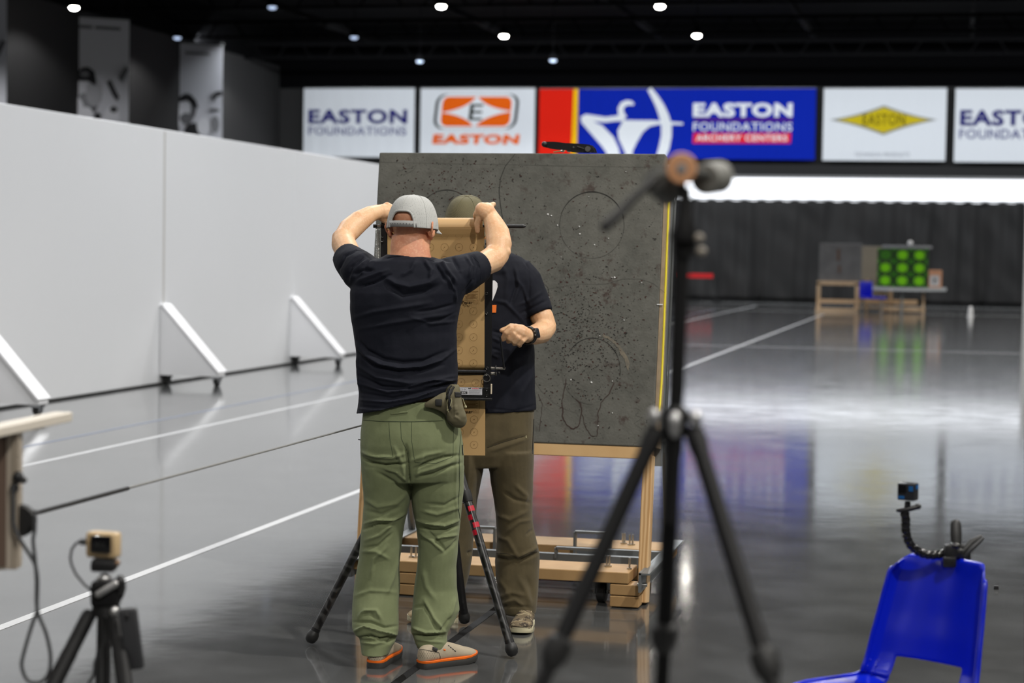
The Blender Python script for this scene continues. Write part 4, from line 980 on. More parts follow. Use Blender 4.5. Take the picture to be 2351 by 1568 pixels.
RF = pp([(1143, 582, D1+.225), (1146, 560, D1+.25), (1142, 535, D1+.29), (1134, 514, D1+.33), (1126, 497, D1+.365)])
mb.capsule(RF, [.049, .0525, .050, .041, .034], 18)
mb.ell(P(1164, 578, D1+.215), (.017, .018, .018))
# right hand: back of the hand up, fingers over the far side of the roll, thumb down in front
w_ = P(1126, 497, D1+.365)
mb.capsule(pp([(1125, 495, 8.215), (1116, 486, 8.20), (1108, 482, 8.205)]), [.034, .037, .033], 14)
mb.capsule(pp([(1122, 484, 8.22), (1118, 477, 8.24)]), [.028, .024], 12)
finger(mb, pp([(1104, 490, 8.195), (1094, 489, 8.20), (1091, 494, 8.235), (1093, 505, 8.28)]), [.013, .0125, .011, .009])
finger(mb, pp([(1110, 481, 8.21), (1102, 478, 8.225), (1099, 482, 8.27), (1098, 492, 8.31)]), [.013, .0125, .011, .009])
finger(mb, pp([(1118, 476, 8.22), (1111, 472, 8.24), (1107, 474, 8.29), (1104, 484, 8.33)]), [.013, .0125, .011, .009])
finger(mb, pp([(1125, 480, 8.23), (1130, 470, 8.25), (1133, 468, 8.27), (1134, 472, 8.30)]), [.013, .0118, .0105, .009])
finger(mb, pp([(1114, 494, 8.205), (1100, 500, 8.205), (1095, 514, 8.215), (1096, 531, 8.225)]), [.018, .0155, .0125, .0105])
# left hand behind the cap
mb.capsule(pp([(866, 488, 8.25), (878, 487, 8.26), (888, 486, 8.27)]), [.030, .034, .032], 14)
finger(mb, pp([(880, 476, 8.27), (889, 470, 8.27), (897, 474, 8.29), (900, 486, 8.31)]), [.014, .0135, .012, .010])
finger(mb, pp([(888, 479, 8.26), (897, 476, 8.27), (906, 482, 8.29), (908, 494, 8.31)]), [.014, .0135, .012, .010])
finger(mb, pp([(890, 486, 8.255), (901, 484, 8.26), (910, 492, 8.28), (911, 502, 8.3)]), [.014, .0135, .012, .010])
finger(mb, pp([(891, 493, 8.25), (901, 494, 8.25), (908, 501, 8.27), (908, 510, 8.29)]), [.013, .0125, .011, .0095])
finger(mb, pp([(876, 498, 8.26), (884, 505, 8.27), (893, 511, 8.28), (901, 516, 8.29)]), [.019, .0165, .0125, .010])
# legs inside the trousers down to the ankles
mb.capsule(pp([(888, 1090, D1), (885, 1250, D1), (862, 1440, D1), (860, 1505, D1-.02)]), [.075, .055, .042, .036], 12)
mb.capsule(pp([(1003, 1090, D1), (1003, 1250, D1), (990, 1420, D1), (985, 1500, D1-.02)]), [.075, .055, .042, .036], 12)
fz = fuse(mb, .0040, 4)
body = fz.build('body', skin, man, smooth=80)
body.data.materials.append(skin_head)
hz_ = P(940, 590, D1).z
for p in body.data.polygons:
    c = p.center
    q = c+Vector(ROOT[man.name])
    if q.z > hz_-.03 and abs((q-P(945, 540, D1)).dot(RT)) < .115 and (q-P(945, 540, D1)).dot(FW) < .17: p.material_index = 1
# short stubble beard on the right cheek
# shirt
mb = MB()
tr = [((818, 950), (1042, 898)), ((820, 941), (1047, 889)), ((823, 925), (1050, 877)), ((824, 900), (1051, 856)), ((819, 860), (1049, 826)), ((817, 812), (1048, 790)), ((812, 772), (1048, 760)), ((806, 731), (1052, 728)), ((803, 700), (1058, 698)), ((802, 672), (1068, 674)), ((808, 645), (1078, 650)), ((822, 618), (1076, 622)), ((846, 600), (1046, 603)), ((872, 592), (1020, 600)), ((888, 583), (996, 592))]
dps = [.142, .138, .135, .13, .125, .12, .12, .125, .13, .13, .12, .105, .092, .082, .078]
mb.loft([ring(a, c, D1, d_, 36, 2.25) for (a, c), d_ in zip(tr, dps)])
mb.tube(pp([(850, 640, D1+.01), (826, 620, D1+.04), (806, 601, D1+.085), (793, 588, D1+.125)]), [.085, .080, .067, .0575], 24)
mb.tube(pp([(1030, 640, D1+.01), (1060, 630, D1+.03), (1085, 619, D1+.06), (1101, 613, D1+.09)]), [.082, .079, .070, .0640], 24)
def z1(l): return [(740+x/2.8, 420+y/2.8) for x, y in l]
SF = []
def S(pts, wd, amp): SF.append((z1(pts), max(wd*.85, 2.7), amp*1.6))
S([(215, 640), (320, 600), (420, 560)], 5, .007); S([(205, 590), (260, 565), (330, 560)], 4, -.007); S([(230, 665), (330, 640), (440, 590)], 3.5, -.008)
S([(180, 640), (215, 560), (290, 500)], 4, .005); S([(165, 610), (190, 540), (260, 480)], 3, -.006)
S([(130, 640), (105, 560), (150, 470), (230, 430)], 2.5, -.004)
S([(395, 600), (470, 650), (560, 670), (690, 640), (740, 600)], 7, .008); S([(420, 650), (520, 720), (660, 700), (760, 650)], 8, -.008)
S([(600, 500), (570, 560), (500, 600)], 6, .005); S([(330, 500), (300, 540), (240, 590)], 4, .006)
S([(650, 490), (700, 560), (690, 620)], 5, .006); S([(730, 520), (760, 570), (790, 630)], 4, -.008); S([(760, 490), (800, 560), (860, 640)], 5, .007); S([(800, 600), (850, 690), (860, 760)], 4, .006)
S([(830, 480), (870, 540), (890, 600)], 4, -.004)
S([(945, 465), (985, 530), (970, 620), (910, 700)], 2.6, -.005); S([(970, 465), (1005, 540), (985, 640)], 2.6, -.004); S([(925, 470), (955, 530), (940, 600)], 3, .004)
S([(830, 590), (840, 660), (850, 720)], 3, -.005)
S([(640, 480), (560, 470), (450, 475), (390, 495)], 2.0, -.002)
S([(215, 1040), (280, 1110), (370, 1165), (500, 1190), (640, 1180), (760, 1140), (850, 1070)], 4.5, .008); S([(225, 1010), (290, 1080), (400, 1135), (520, 1155), (650, 1145), (800, 1080)], 5, -.006)
S([(230, 1090), (330, 1180), (480, 1215), (640, 1210), (780, 1170)], 4, -.006)
S([(200, 870), (330, 830), (520, 800), (700, 770)], 6, .004); S([(240, 940), (450, 900), (700, 860), (850, 840)], 6, .004); S([(640, 900), (760, 880), (860, 830)], 3, -.003)
S([(600, 830), (720, 815), (850, 780)], 4, -.004); S([(560, 860), (700, 905), (860, 890)], 4, .003)
S([(235, 1180), (350, 1250), (560, 1290), (870, 1240)], 5, .006); S([(240, 1240), (380, 1310), (600, 1325), (860, 1290)], 4.5, -.006)
S([(240, 1290), (420, 1345), (640, 1320), (860, 1260)], 4, .006); S([(250, 1350), (450, 1385), (700, 1330), (860, 1280)], 4, -.005); S([(500, 1330), (700, 1270), (870, 1270)], 3, .005)
S([(235, 1395), (420, 1410), (600, 1380), (780, 1310)], 3.5, .005); S([(232, 1435), (400, 1450), (560, 1425), (700, 1385)], 2.0, -.004)
S([(230, 1450), (300, 1465), (500, 1440), (700, 1395)], 2.5, .003); S([(250, 1330), (235, 1240), (215, 1100)], 3, .005)
fz = fuse(mb, .0042, 5, SF, nz=[(9, .004, 1.4), (26, .0012, 1.2)])
shirt = fz.build('t_shirt', tee, man, smooth=80)
SHIRTLINES = True
# trousers
mb = MB()
hp = [((836, 925), (1042, 915)), ((834, 942), (1044, 930)), ((832, 962), (1050, 955)), ((828, 990), (1058, 988)), ((826, 1020), (1063, 1020)), ((827, 1050), (1065, 1050)), ((829, 1080), (1065, 1078)), ((833, 1104), (1063, 1100))]
mb.loft([ring(a, c, D1, d_, 36, 2.3) for (a, c), d_ in zip(hp, (.125, .128, .132, .14, .145, .142, .13, .115))])
lg = [(1070, 830, 947), (1115, 833, 944), (1155, 836, 940), (1200, 833, 930), (1250, 828, 922), (1300, 820, 918), (1350, 813, 918), (1400, 810, 916), (1440, 809, 915), (1455, 815, 913), (1463, 824, 909), (1475, 826, 907), (1488, 828, 900), (1501, 829, 894)]
mb.loft([ring((l, y), (r, y), D1-.105*max(0, (y-1350)/155), d_, 28, 2.2) for (y, l, r), d_ in zip(lg, (.115, .11, .10, .092, .088, .088, .09, .092, .092, .09, .078, .082, .078, .075))])
rg = [(1070, 946, 1066), (1125, 944, 1066), (1170, 948, 1061), (1215, 956, 1056), (1255, 960, 1052), (1300, 957, 1048), (1350, 951, 1050), (1400, 945, 1054), (1430, 943, 1042), (1450, 943, 1031), (1460, 948, 1028), (1475, 952, 1028), (1488, 958, 1025)]
mb.loft([ring((l, y), (r, y), D1+.02-.085*max(0, (y-1350)/140), d_, 28, 2.2) for (y, l, r), d_ in zip(rg, (.115, .11, .10, .092, .088, .088, .09, .092, .092, .088, .078, .08, .075))])
def z2(l): return [(680+x/2.347, 900+y/2.347) for x, y in l]
TF = []
def S2(pts, wd, amp): TF.append((z2(pts), max(wd*.8, 3.0), amp*1.35))
S2([(345, 345), (400, 380), (480, 395), (600, 385)], 4, -.010); S2([(350, 325), (430, 350), (520, 355), (590, 330)], 5, .007)
S2([(640, 410), (720, 375), (800, 350), (880, 340)], 4, -.009); S2([(620, 370), (700, 340), (800, 320)], 5, .005)
S2([(645, 460), (740, 440), (830, 400), (895, 380)], 4, -.007); S2([(640, 440), (740, 410), (850, 370)], 4, .005)
S2([(612, 520), (605, 430), (600, 350), (590, 290)], 4.5, -.012); S2([(585, 470), (570, 380), (530, 300)], 5, .006); S2([(645, 480), (660, 400), (690, 330)], 5, .005)
S2([(600, 480), (540, 430), (470, 410)], 4, .006); S2([(595, 540), (520, 480), (430, 430)], 4, -.005)
S2([(370, 580), (440, 620), (540, 600), (600, 540)], 6, .005); S2([(380, 640), (460, 660), (560, 620)], 5, -.004)
S2([(370, 710), (430, 690), (520, 690), (590, 650)], 4, .007); S2([(365, 740), (440, 715), (520, 715)], 3.5, -.008); S2([(375, 800), (450, 770), (530, 700)], 5, .006); S2([(370, 840), (440, 830), (520, 760)], 4, -.005)
S2([(360, 860), (430, 860), (500, 900)], 5, .005); S2([(400, 1000), (420, 900), (490, 830)], 6, .006)
S2([(645, 690), (720, 710), (800, 720), (880, 690)], 4, .008); S2([(650, 720), (730, 745), (810, 745), (880, 720)], 3.5, -.009); S2([(670, 760), (730, 800), (790, 860)], 4, .008); S2([(700, 740), (760, 800), (800, 850)], 4, -.007)
S2([(680, 640), (760, 660), (880, 620)], 5, .006); S2([(690, 600), (800, 610), (890, 560)], 4, -.004); S2([(740, 790), (800, 780), (870, 770)], 3.5, .007); S2([(790, 870), (840, 830), (875, 790)], 4, -.005)
S2([(640, 1160), (690, 1150), (720, 1200), (760, 1290)], 4, -.007); S2([(690, 1120), (740, 1220), (800, 1290)], 5, .007); S2([(860, 1100), (840, 1180), (800, 1270)], 5, .006)
S2([(625, 1270), (700, 1300), (800, 1290)], 4, .009); S2([(620, 1310), (700, 1315), (800, 1310)], 3, -.012); S2([(640, 1330), (720, 1345), (800, 1350)], 4, .005); S2([(770, 1300), (800, 1260), (830, 1210)], 4, -.008)
S2([(310, 1290), (370, 1265), (450, 1290), (540, 1310)], 3.5, .010); S2([(340, 1325), (400, 1310), (450, 1330), (530, 1320)], 3.5, -.012); S2([(310, 1240), (400, 1240), (480, 1270), (550, 1260)], 4, -.006)
S2([(340, 1210), (370, 1180), (430, 1180), (460, 1230)], 5, .008); S2([(420, 1220), (400, 1190), (350, 1200)], 3, -.004); S2([(350, 1350), (420, 1360), (500, 1340)], 4, .007); S2([(445, 1340), (500, 1345), (540, 1320)], 3, -.009)
S2([(320, 1100), (400, 1070), (540, 1080)], 6, .004); S2([(550, 900), (520, 1000), (480, 1100)], 6, .005); S2([(680, 950), (700, 1050), (750, 1120)], 7, .005)
S2([(870, 240), (860, 400), (862, 600), (872, 700)], 3, .003)
fz = fuse(mb, .0044, 4, TF, nz=[(7, .005, 1.0), (20, .0016, .8)])
pants = fz.build('trousers', greenp, man, smooth=80)
seam = mat('dark_green_seam', srgb(62, 72, 50), .9)
def surfline(nm, pts, d, wd, mt, par, lift=.0):
    """thin raised seam following the traced line, snapped on to the garment by ray casting"""
    from mathutils.bvhtree import BVHTree
    key = par.name
    if key not in BV:
        me = par.data; base = rootloc(par); BV[key] = BVHTree.FromPolygons([v.co+base for v in me.vertices], [tuple(p.vertices) for p in me.polygons])
    out = []
    for a, c in zip(pts[:-1], pts[1:]):
        n = max(2, int(math.dist(a, c)/4))
        for i in range(n):
            u = i/n; r = ray(a[0]+(c[0]-a[0])*u, a[1]+(c[1]-a[1])*u).normalized(); h = BV[key].ray_cast(C0, r)
            if h[0] is not None: out.append(h[0]-r*lift)
    if len(out) < 2: return
    m = MB(); m.tube(out, wd, 6); return m.build(nm, mt, par)
BV = {}
surfline('collar_rib', [(889, 592), (905, 588.5), (935, 587), (965, 589), (988, 597), (1002, 603)], D1, .0013, tee, shirt)
surfline('hem_stitch', [(823, 938), (850, 942), (900, 941), (950, 931), (1000, 912)], D1, .0010, tee, shirt)
surfline('sleeve_stitch', z1([(112, 560), (125, 510), (160, 460), (215, 430), (270, 440)]), D1, .0011, tee, shirt)
surfline('sleeve_stitch', z1([(960, 468), (1005, 510), (1022, 570), (1012, 640)]), D1, .0011, tee, shirt)
surfline('sleeve_seam', z1([(820, 560), (828, 640), (850, 700)]), D1, .0011, tee, shirt)
surfline('waist_seam', z2([(362, 152), (450, 158), (620, 160), (800, 155)]), D1, .0014, seam, pants)
surfline('pocket_seam', z2([(500, 160), (505, 250), (522, 350), (440, 355), (350, 340)]), D1, .0010, seam, pants)
surfline('pocket_seam', z2([(622, 160), (622, 260), (640, 380), (750, 385), (845, 350), (848, 200)]), D1, .0010, seam, pants)
surfline('seat_seam', z2([(562, 160), (567, 250), (598, 320), (612, 400), (616, 500)]), D1, .0010, seam, pants)
surfline('side_seam', z2([(890, 205), (878, 330), (880, 500), (872, 620), (885, 700)]), D1, .0018, seam, pants)
surfline('zip', z2([(893, 285), (896, 330), (900, 350)]), D1, .003, blk, pants)
surfline('belt_loop', z2([(512, 118), (560, 112), (610, 106)]), D1, .0045, greenp, pants)
m = MB(); m.capsule([P(823, 1009, D1), P(829, 1010, D1)], .0022, 6); m.build('zip_pull', blk, pants)
# shoes
def shoe(par, heel, ang, L, mats, bnd, dark, nm='shoe', low=0, laces=None):
    """heel point on the floor; ang = heading from the right towards away-from-camera"""
    hd = RT*math.cos(ang)+FW*math.sin(ang); sd = hd.cross(UP)
    secs = [(0, .008, .050), (.008, .019, .052), (.03, .029, .055), (.07, .034, .058), (.15, .037, .060), (.3, .036, .062), (.5, .041, .060), (.68, .047, .056), (.8, .047, .05), (.9, .042, .04), (.96, .033, .03), (.99, .020, .02), (1.0, .008, .014)]
    def pl(s, wd): return heel+hd*(s*L)+sd*wd
    for (z0, z1_, gr, mt_, nm_) in ((0, .024, 1.05, dark, 'sole'), (.023, .033, 1.06, bnd, 'midsole')) if not low else ((0, .017, 1.02, dark, 'sole'), (.016, .022, 1.0, bnd, 'midsole')):
        m = MB(); n = len(secs); rings = []
        for zz, g_ in ((z0, gr*.95), (z0+.25*(z1_-z0), gr), (z1_-.1*(z1_-z0), gr), (z1_, gr*.97)):
            q = [(s_, a*g_) for s_, a, _ in secs]+[(s_, -a*g_) for s_, a, _ in reversed(secs)]
            rings.append([pl(s_, a)+UP*(zz+.012*max(0, s_-.75)*4*(1 if 1 else 0)) for s_, a in q])
        m.loft(rings); o = m.build(nm_, mt_, par, smooth=35)
        if nm_ == 'sole': sole = o
    m = MB(); rings = []
    hs = [.060, .072, .082, .088, .096, .098, .092, .076, .064, .057, .050, .043, .036] if not low else [.060, .070, .080, .088, .094, .094, .086, .076, .068, .062, .054, .046, .036]
    for (s_, a, _), h in zip(secs, hs):
        rr = []
        for k in range(20):
            t = 2*PI*k/20; x = math.cos(t); z = math.sin(t)
            xx = a*math.copysign(abs(x)**.8, x); zz = (.012 if low else .022)+(h-.022)*(.5+.5*math.copysign(abs(z)**.75, z))
            nar = 1.03-.26*max(0, (zz-.035)/(h-.03+.001))
            rr.append(heel+hd*(s_*L)+sd*xx*nar+UP*zz)
        rings.append(rr)
    m.loft(rings); fz = fuse(m, .005, 4); up = fz.build('upper', mats, par, smooth=80)
    return up, hd, sd, pl
suede = mat('beige_suede', srgb(178, 165, 142), .8, nz=(12, .6, srgb(160, 147, 126)), bump=(80, .4, .002))
b = suede.node_tree.nodes['Principled BSDF']; orr = mat('orange_rubber', srgb(240, 110, 20), .45); drk = mat('dark_grey_rubber', (.035, .035, .033), .6)
def shoe_thing(par, *a, **k):
    e = bpy.data.objects.new('shoe', None); COL.objects.link(e); e.parent = par; return e
hl = G(857, 1541)+FW*.04; up, hd, sd, pl_ = shoe(man, hl, R_(78), .29, suede, orr, drk)
up.name = 'left_shoe'
hole = mat('perforation', (.03, .025, .02), .9)
def perf(par, c, u_, v_, n_, nn, sp):
    m = MB()
    for i in range(nn[0]):
        for j in range(nn[1]):
            p = c+u_*(i-nn[0]/2+.5*(j % 2))*sp+v_*(j-nn[1]/2)*sp*.8; m.ell(p, (.0016, .0016, .0016), None, 6, 4)
    m.build('perforations', hole, par)
hl2 = G(962, 1540)+FW*.035; up2, hd2, sd2, pl2 = shoe(man, hl2, R_(40), .275, suede, orr, drk)
up2.name = 'right_shoe'
def onto(par, px, py):
    from mathutils.bvhtree import BVHTree
    key = par.name
    if key not in BV:
        me = par.data; base = rootloc(par); BV[key] = BVHTree.FromPolygons([v.co+base for v in me.vertices], [tuple(p.vertices) for p in me.polygons])
    r = ray(px, py).normalized(); h = BV[key].ray_cast(C0, r); return h[0]
def z7(l): return [(780+x/4.702, 1340+y/4.702) for x, y in l]
for par, reg in ((up, [(240+27*i+(13 if j % 2 else 0), 780+20*j) for i in range(9) for j in range(3)]), (up2, [(830+26*i+(13 if j % 2 else 0), 735+22*j) for i in range(9) for j in range(4)])):
    m = MB()
    for q in z7(reg):
        h = onto(par, *q)
        if h is not None: m.ell(h, (.0014, .0014, .0014), None, 6, 4)
    if m.v:
        o_ = m.build('perforations', hole, par); o_['kind'] = 'stuff'
surfline('heel_tab', z7([(868, 640), (862, 670), (868, 700)]), 0, .008, blk, up2); surfline('seam', z7([(815, 715), (900, 712), (1000, 730), (1070, 745), (1085, 790), (1080, 850)]), 0, .0016, mat('dark_taupe', (.09, .075, .06), .8), up2)
surfline('strap_panel', z7([(1000, 700), (1070, 725)]), 0, .008, mat('charcoal_webbing', (.035, .033, .033), .8), up2); surfline('orange_tab', z7([(1120, 712), (1160, 722)]), 0, .0035, orr, up2)
for q in range(4): surfline('lace', z7([(1170+22*q, 665+18*q), (1200+22*q, 690+18*q)]), 0, .0022, blk, up2)
surfline('heel_seam', z7([(235, 745), (240, 800)]), 0, .0014, MATS['dark_taupe'], up)

# grey cap
def cap(par, c, M, a, b_, h, mt, opening=True, name='cap', brim=True, brim_tilt=0.0):
    nu, nv = 96, 36; vs = []; fs = []
    def pt(u, v, gr=0):
        ang = 2*PI*u; t = v*PI/2
        rr = math.cos(t)**.62 if v < 1 else 0; zz = math.sin(t)**1.15 if v > 0 else 0
        return c+M @ Vector(((a+gr)*rr*math.cos(ang), (b_+gr)*rr*math.sin(ang)-.012*zz*0, (h+gr)*zz))
    def inarch(u, v):
        d = ((u-.75+.5) % 1-.5)*2*PI; return opening and abs(d) < .55 and v < .36*math.sqrt(max(0, 1-(d/.55)**4)) and v >= .0
    for j in range(nv+1):
        for i in range(nu): vs.append(pt(i/nu, j/nv*.995))
    for j in range(nv):
        for i in range(nu):
            if inarch((i+.5)/nu, (j+.5)/nv): continue
            fs.append((j*nu+i, j*nu+(i+1) % nu, (j+1)*nu+(i+1) % nu, (j+1)*nu+i))
    fs.append(tuple(nv*nu+i for i in range(nu)))
    m = MB(); m.add(vs, fs); o = m.build(name, mt, par, smooth=60); so = o.modifiers.new('s', 'SOLIDIFY'); so.thickness = .003; so.offset = 1
    m = MB(); m.ell(pt(0, 1)+UP*.002, (.009, .009, .005)); m.build('button', mt, o)
    for k in range(6):
        u0 = k/6+ (1/12 if opening else .0); m = MB(); m.tube([pt(u0, v/24*.99, .0032) for v in range(0 if not inarch(u0, .1) else 9, 25)], .0011, 6); m.build('panel_seam', mt, o)
    if opening:
        m = MB(); arch = []
        for i in range(25):
            d = -.55+1.1*i/24; arch.append(pt(.75+d/(2*PI), .36*math.sqrt(max(0, 1-(d/.55)**4)), .003))
        m.tube(arch, .0042, 8); m.build('arch_binding', mt, o)
        m = MB(); n = 16; lo = []; 
        sv = []; sf = []
        for i in range(n+1):
            d = -.64+1.28*i/n
            for v in (.012, .155): sv.append(pt(.75+d/(2*PI), v, .003 if v < .1 else .003))
        for i in range(n): sf.append((2*i, 2*i+2, 2*i+3, 2*i+1))
        m.add(sv, sf); st_ = m.build('snap_strap', mat('grey_snap_plastic', srgb(150, 150, 148), .5), o, smooth=80); s2 = st_.modifiers.new('s', 'SOLIDIFY'); s2.thickness = .003; s2.offset = 1
        m = MB()
        for i in range(9): m.ell(pt(.75+(-.48+.96*i/8)/(2*PI), (.085), .0068), (.0017, .0017, .0017), None, 8, 5)
        m.build('snap_holes', mat('snap_shadow', (.08, .08, .08), .7), st_)['kind'] = 'stuff'
    if brim:
        bv = []; bf = []; n = 24
        for j in range(7):
            for i in range(n+1):
                th = R_(18+144*i/n); w0 = Vector(((a-.001)*math.cos(th), (b_-.001)*math.sin(th), 0)); 
                e = .080*(math.sin(PI*i/n)**.45) if 0 < i < n else 0
                q = w0+Vector((0, e*j/6, 0)); q.z = .010-.014*(j/6)*(.5+abs(math.cos(th)))-.35*abs(q.x)**2*1.0*(j/6)-brim_tilt*j/6*.07
                bv.append(c+M @ q)
        for j in range(6):
            for i in range(n): bf.append((j*(n+1)+i, j*(n+1)+i+1, (j+1)*(n+1)+i+1, (j+1)*(n+1)+i))
        m = MB(); m.add(bv, bf); br = m.build('brim', mt, o, smooth=60); s2 = br.modifiers.new('s', 'SOLIDIFY'); s2.thickness = .004
    return o
capm = mat('light_grey_cap_cloth', srgb(186, 187, 184), .8, nz=(18, .5, srgb(172, 173, 170)))
b = capm.node_tree.nodes['Principled BSDF']
tcp = nd(capm, 'ShaderNodeTexCoord').outputs['Object']; vr_ = nd(capm, 'ShaderNodeTexVoronoi'); vr_.inputs['Scale'].default_value = 170; vr_.inputs['Randomness'].default_value = .25; lk(capm, tcp, vr_.inputs['Vector'])
cc = [l.from_socket for l in capm.node_tree.links if l.to_socket == b.inputs['Base Color']][0]
lk(capm, mixc(capm, rampv(capm, vr_.outputs['Distance'], .16, .26, .65, 0), cc, srgb(95, 98, 98)), b.inputs['Base Color'])
CM = Matrix.Rotation(YAW-R_(21), 3, 'Z') @ Matrix.Rotation(R_(-3), 3, 'X')
cap(man, P(947, 526, D1+.025), CM, .0965, .112, .130, capm, True, 'cap')

# waist pouch
pch = mat('olive_pouch_cloth', srgb(104, 98, 74), .8, nz=(14, .5, srgb(92, 86, 64)), bump=(60, .3, .002)); dwe = mat('dark_webbing', (.016, .016, .015), .75)
def z3(l): return [(960+x/7.465, 850+y/7.465) for x, y in l]
DP = D1-.12
pouch = thing('waist_pouch', tuple(P(1045, 985, DP)), 'olive belt pouch hanging from the right hip of the man in green trousers', 'pouch')
m = MB(); bw_ = [((975, 927), (975, 936)), ((1000, 912), (1000, 938)), ((1018, 903), (1018, 948))]
def pr3(lst, d0s, n=12): return [P(x, y, d) for (x, y), d in zip(lst, d0s)]
m = MB(); top_ = [(975, 925), (995, 913), (1012, 903), (1022, 900)]; bot_ = [(975, 934), (995, 937), (1012, 944), (1022, 952)]; dd_ = (DP-.012, DP-.006, DP, DP+.005)
v_ = [P(x, y, d) for (x, y), d in zip(top_, dd_)]+[P(x, y, d) for (x, y), d in zip(bot_, dd_)]
m.add(v_, [(i, i+1, i+5, i+4) for i in range(3)]); bo = m.build('belt_wing', pch, pouch, smooth=60); bo.modifiers.new('s', 'SOLIDIFY').thickness = .012
m = MB(); m.rbox(P(1007, 924, DP-.02), (.026, .008, .026), vr, r=.003); m.build('webbing_patch', dwe, pouch)
mb = MB()
prs = [((1034, 882), (1053, 884)), ((1025, 890), (1055, 892)), ((1020, 903), (1057, 905)), ((1017, 920), (1061, 920)), ((1018, 938), (1065, 938)), ((1021, 952), (1070, 952)), ((1026, 966), (1072, 966)), ((1038, 977), (1068, 976)), ((1048, 982), (1060, 982))]
mb.loft([ring(a, c, D1-.09, d_, 20, 2.3) for (a, c), d_ in zip(prs, (.02, .032, .042, .046, .048, .05, .046, .034, .015))])
PFo = [(z3([(480, 280), (470, 450), (500, 650), (600, 820)]), 3, -.005), (z3([(590, 480), (600, 700), (610, 820)]), 2.5, -.005), (z3([(610, 820), (650, 800), (720, 860)]), 2.5, .004), (z3([(640, 770), (690, 760)]), 3, -.006), (z3([(620, 600), (640, 700)]), 6, .005), (z3([(730, 600), (780, 720), (800, 850)]), 6, .005)]
fz = fuse(mb, .0042, 4, PFo, nz=[(18, .004, 1)]); pb_ = fz.build('bag', pch, pouch, smooth=80)
surfline('zip_tape', z3([(600, 240), (530, 320), (495, 420), (500, 480), (560, 400), (590, 320), (640, 250)]), 0, .0045, dwe, pb_); surfline('zip', z3([(560, 330), (530, 420), (535, 520), (545, 640), (570, 690)]), 0, .0055, MATS['black_plastic'], pb_)
surfline('dark_flap', z3([(625, 400), (690, 405), (745, 420)]), 0, .007, dwe, pb_); surfline('dark_flap', z3([(630, 440), (690, 440), (750, 445)]), 0, .006, dwe, pb_)
cordm = mat('tan_cord', srgb(170, 165, 130), .7)
surfline('pull_cord', z3([(515, 500), (495, 560), (510, 680), (530, 760)]), 0, .0018, cordm, pb_, .003); surfline('pull_cord', z3([(560, 480), (575, 520), (530, 680)]), 0, .0018, cordm, pb_, .003); surfline('cord_knot', z3([(500, 680), (545, 690)]), 0, .004, cordm, pb_, .003)
surfline('edge_binding', z3([(470, 300), (440, 400), (450, 620), (500, 850), (620, 960)]), 0, .0018, dwe, pb_)
m = MB(); m.tube(pp([(1062, 914, D1-.09), (1066, 925, D1-.09), (1069, 933, D1-.09)]), .0016, 6); m.ell(P(1069, 934, D1-.09), (.005, .005, .006)); m.build('side_cord', cordm, pouch)

# ---------------------------------------------------------------- man behind the paper
D2 = 8.72; k2 = D2/F
man2 = thing('person', (P(1100, 1400, D2).x, P(1100, 1400, D2).y, 0), 'man facing the camera behind the brown paper, in olive mesh cap and brown trousers', 'person')
mb = MB()
hb = P(1072, 562, D2)+UP*.0
HM2 = head(mb, hb-UP*.035, PI, .97, R_(10))
mb.loft([ring((1042, 530), (1100, 530), D2+.02, .06), ring((1040, 556), (1106, 556), D2+.02, .062), ring((1030, 580), (1120, 580), D2+.02, .07)])
mb.loft([ring((1000, 600), (1185, 600), D2, .08), ring((985, 660), (1200, 660), D2, .09), ring((990, 900), (1205, 900), D2, .10), ring((1000, 1060), (1205, 1060), D2, .09)])
mb.tube(pp([(1190, 635, D2), (1220, 682, D2-.01), (1245, 730, D2-.03), (1254, 756, D2-.04)]), [.040, .046, .051, .048], 18)
mb.capsule(pp([(1253, 752, D2-.04), (1243, 763, D2-.10), (1229, 768, D2-.17), (1216, 770, D2-.235), (1208, 770, D2-.26)]), [.046, .048, .044, .036, .031], 18)
mb.tube(pp([(1005, 630, D2), (985, 680, D2-.02), (985, 720, D2-.06)]), [.055, .05, .045], 14)
mb.capsule(pp([(985, 720, D2-.06), (1000, 690, D2-.18), (1020, 660, D2-.3)]), [.045, .04, .03], 14)
mb.capsule(pp([(1020, 655, D2-.3), (1030, 640, D2-.33)]), [.034, .03], 12)
for i_ in range(4): finger(mb, pp([(1030+i_*7, 636, D2-.33), (1032+i_*8, 622, D2-.34), (1036+i_*7, 616, D2-.31)]), [.011, .0105, .009])
finger(mb, pp([(1018, 650, D2-.32), (1012, 636, D2-.33), (1018, 626, D2-.33)]), [.013, .0115, .009])
def z5(x, y): return (1020+x/4.61, 620+y/4.61)
DH = D2-.315
def F5(lst, rs): finger(mb, [P(*z5(x, y), DH+dz) for x, y, dz in lst], rs)
mb.capsule([P(*z5(865, 690), DH+.03), P(*z5(800, 660), DH+.005), P(*z5(755, 640), DH)], [.032, .036, .030], 14)
F5([(755, 600, 0), (700, 620, -.018), (655, 665, -.022), (622, 730, -.005)], [.0145, .0145, .0135, .0115])
F5([(795, 640, 0), (735, 680, -.022), (695, 730, -.018), (680, 755, .008)], [.0145, .0145, .0130, .011])
F5([(830, 680, 0), (780, 720, -.022), (745, 762, -.016), (742, 780, .008)], [.014, .0138, .0125, .0105])
F5([(865, 710, .005), (825, 750, -.014), (795, 785, -.008), (798, 798, .012)], [.013, .0125, .0115, .010])
F5([(770, 610, .02), (700, 600, .012), (655, 625, .0), (608, 638, -.005)], [.017, .015, .0125, .0105])
mb.capsule(pp([(1175, 1060, D2), (1180, 1250, D2), (1190, 1370, D2), (1192, 1398, D2-.02)]), [.075, .055, .042, .036], 12)
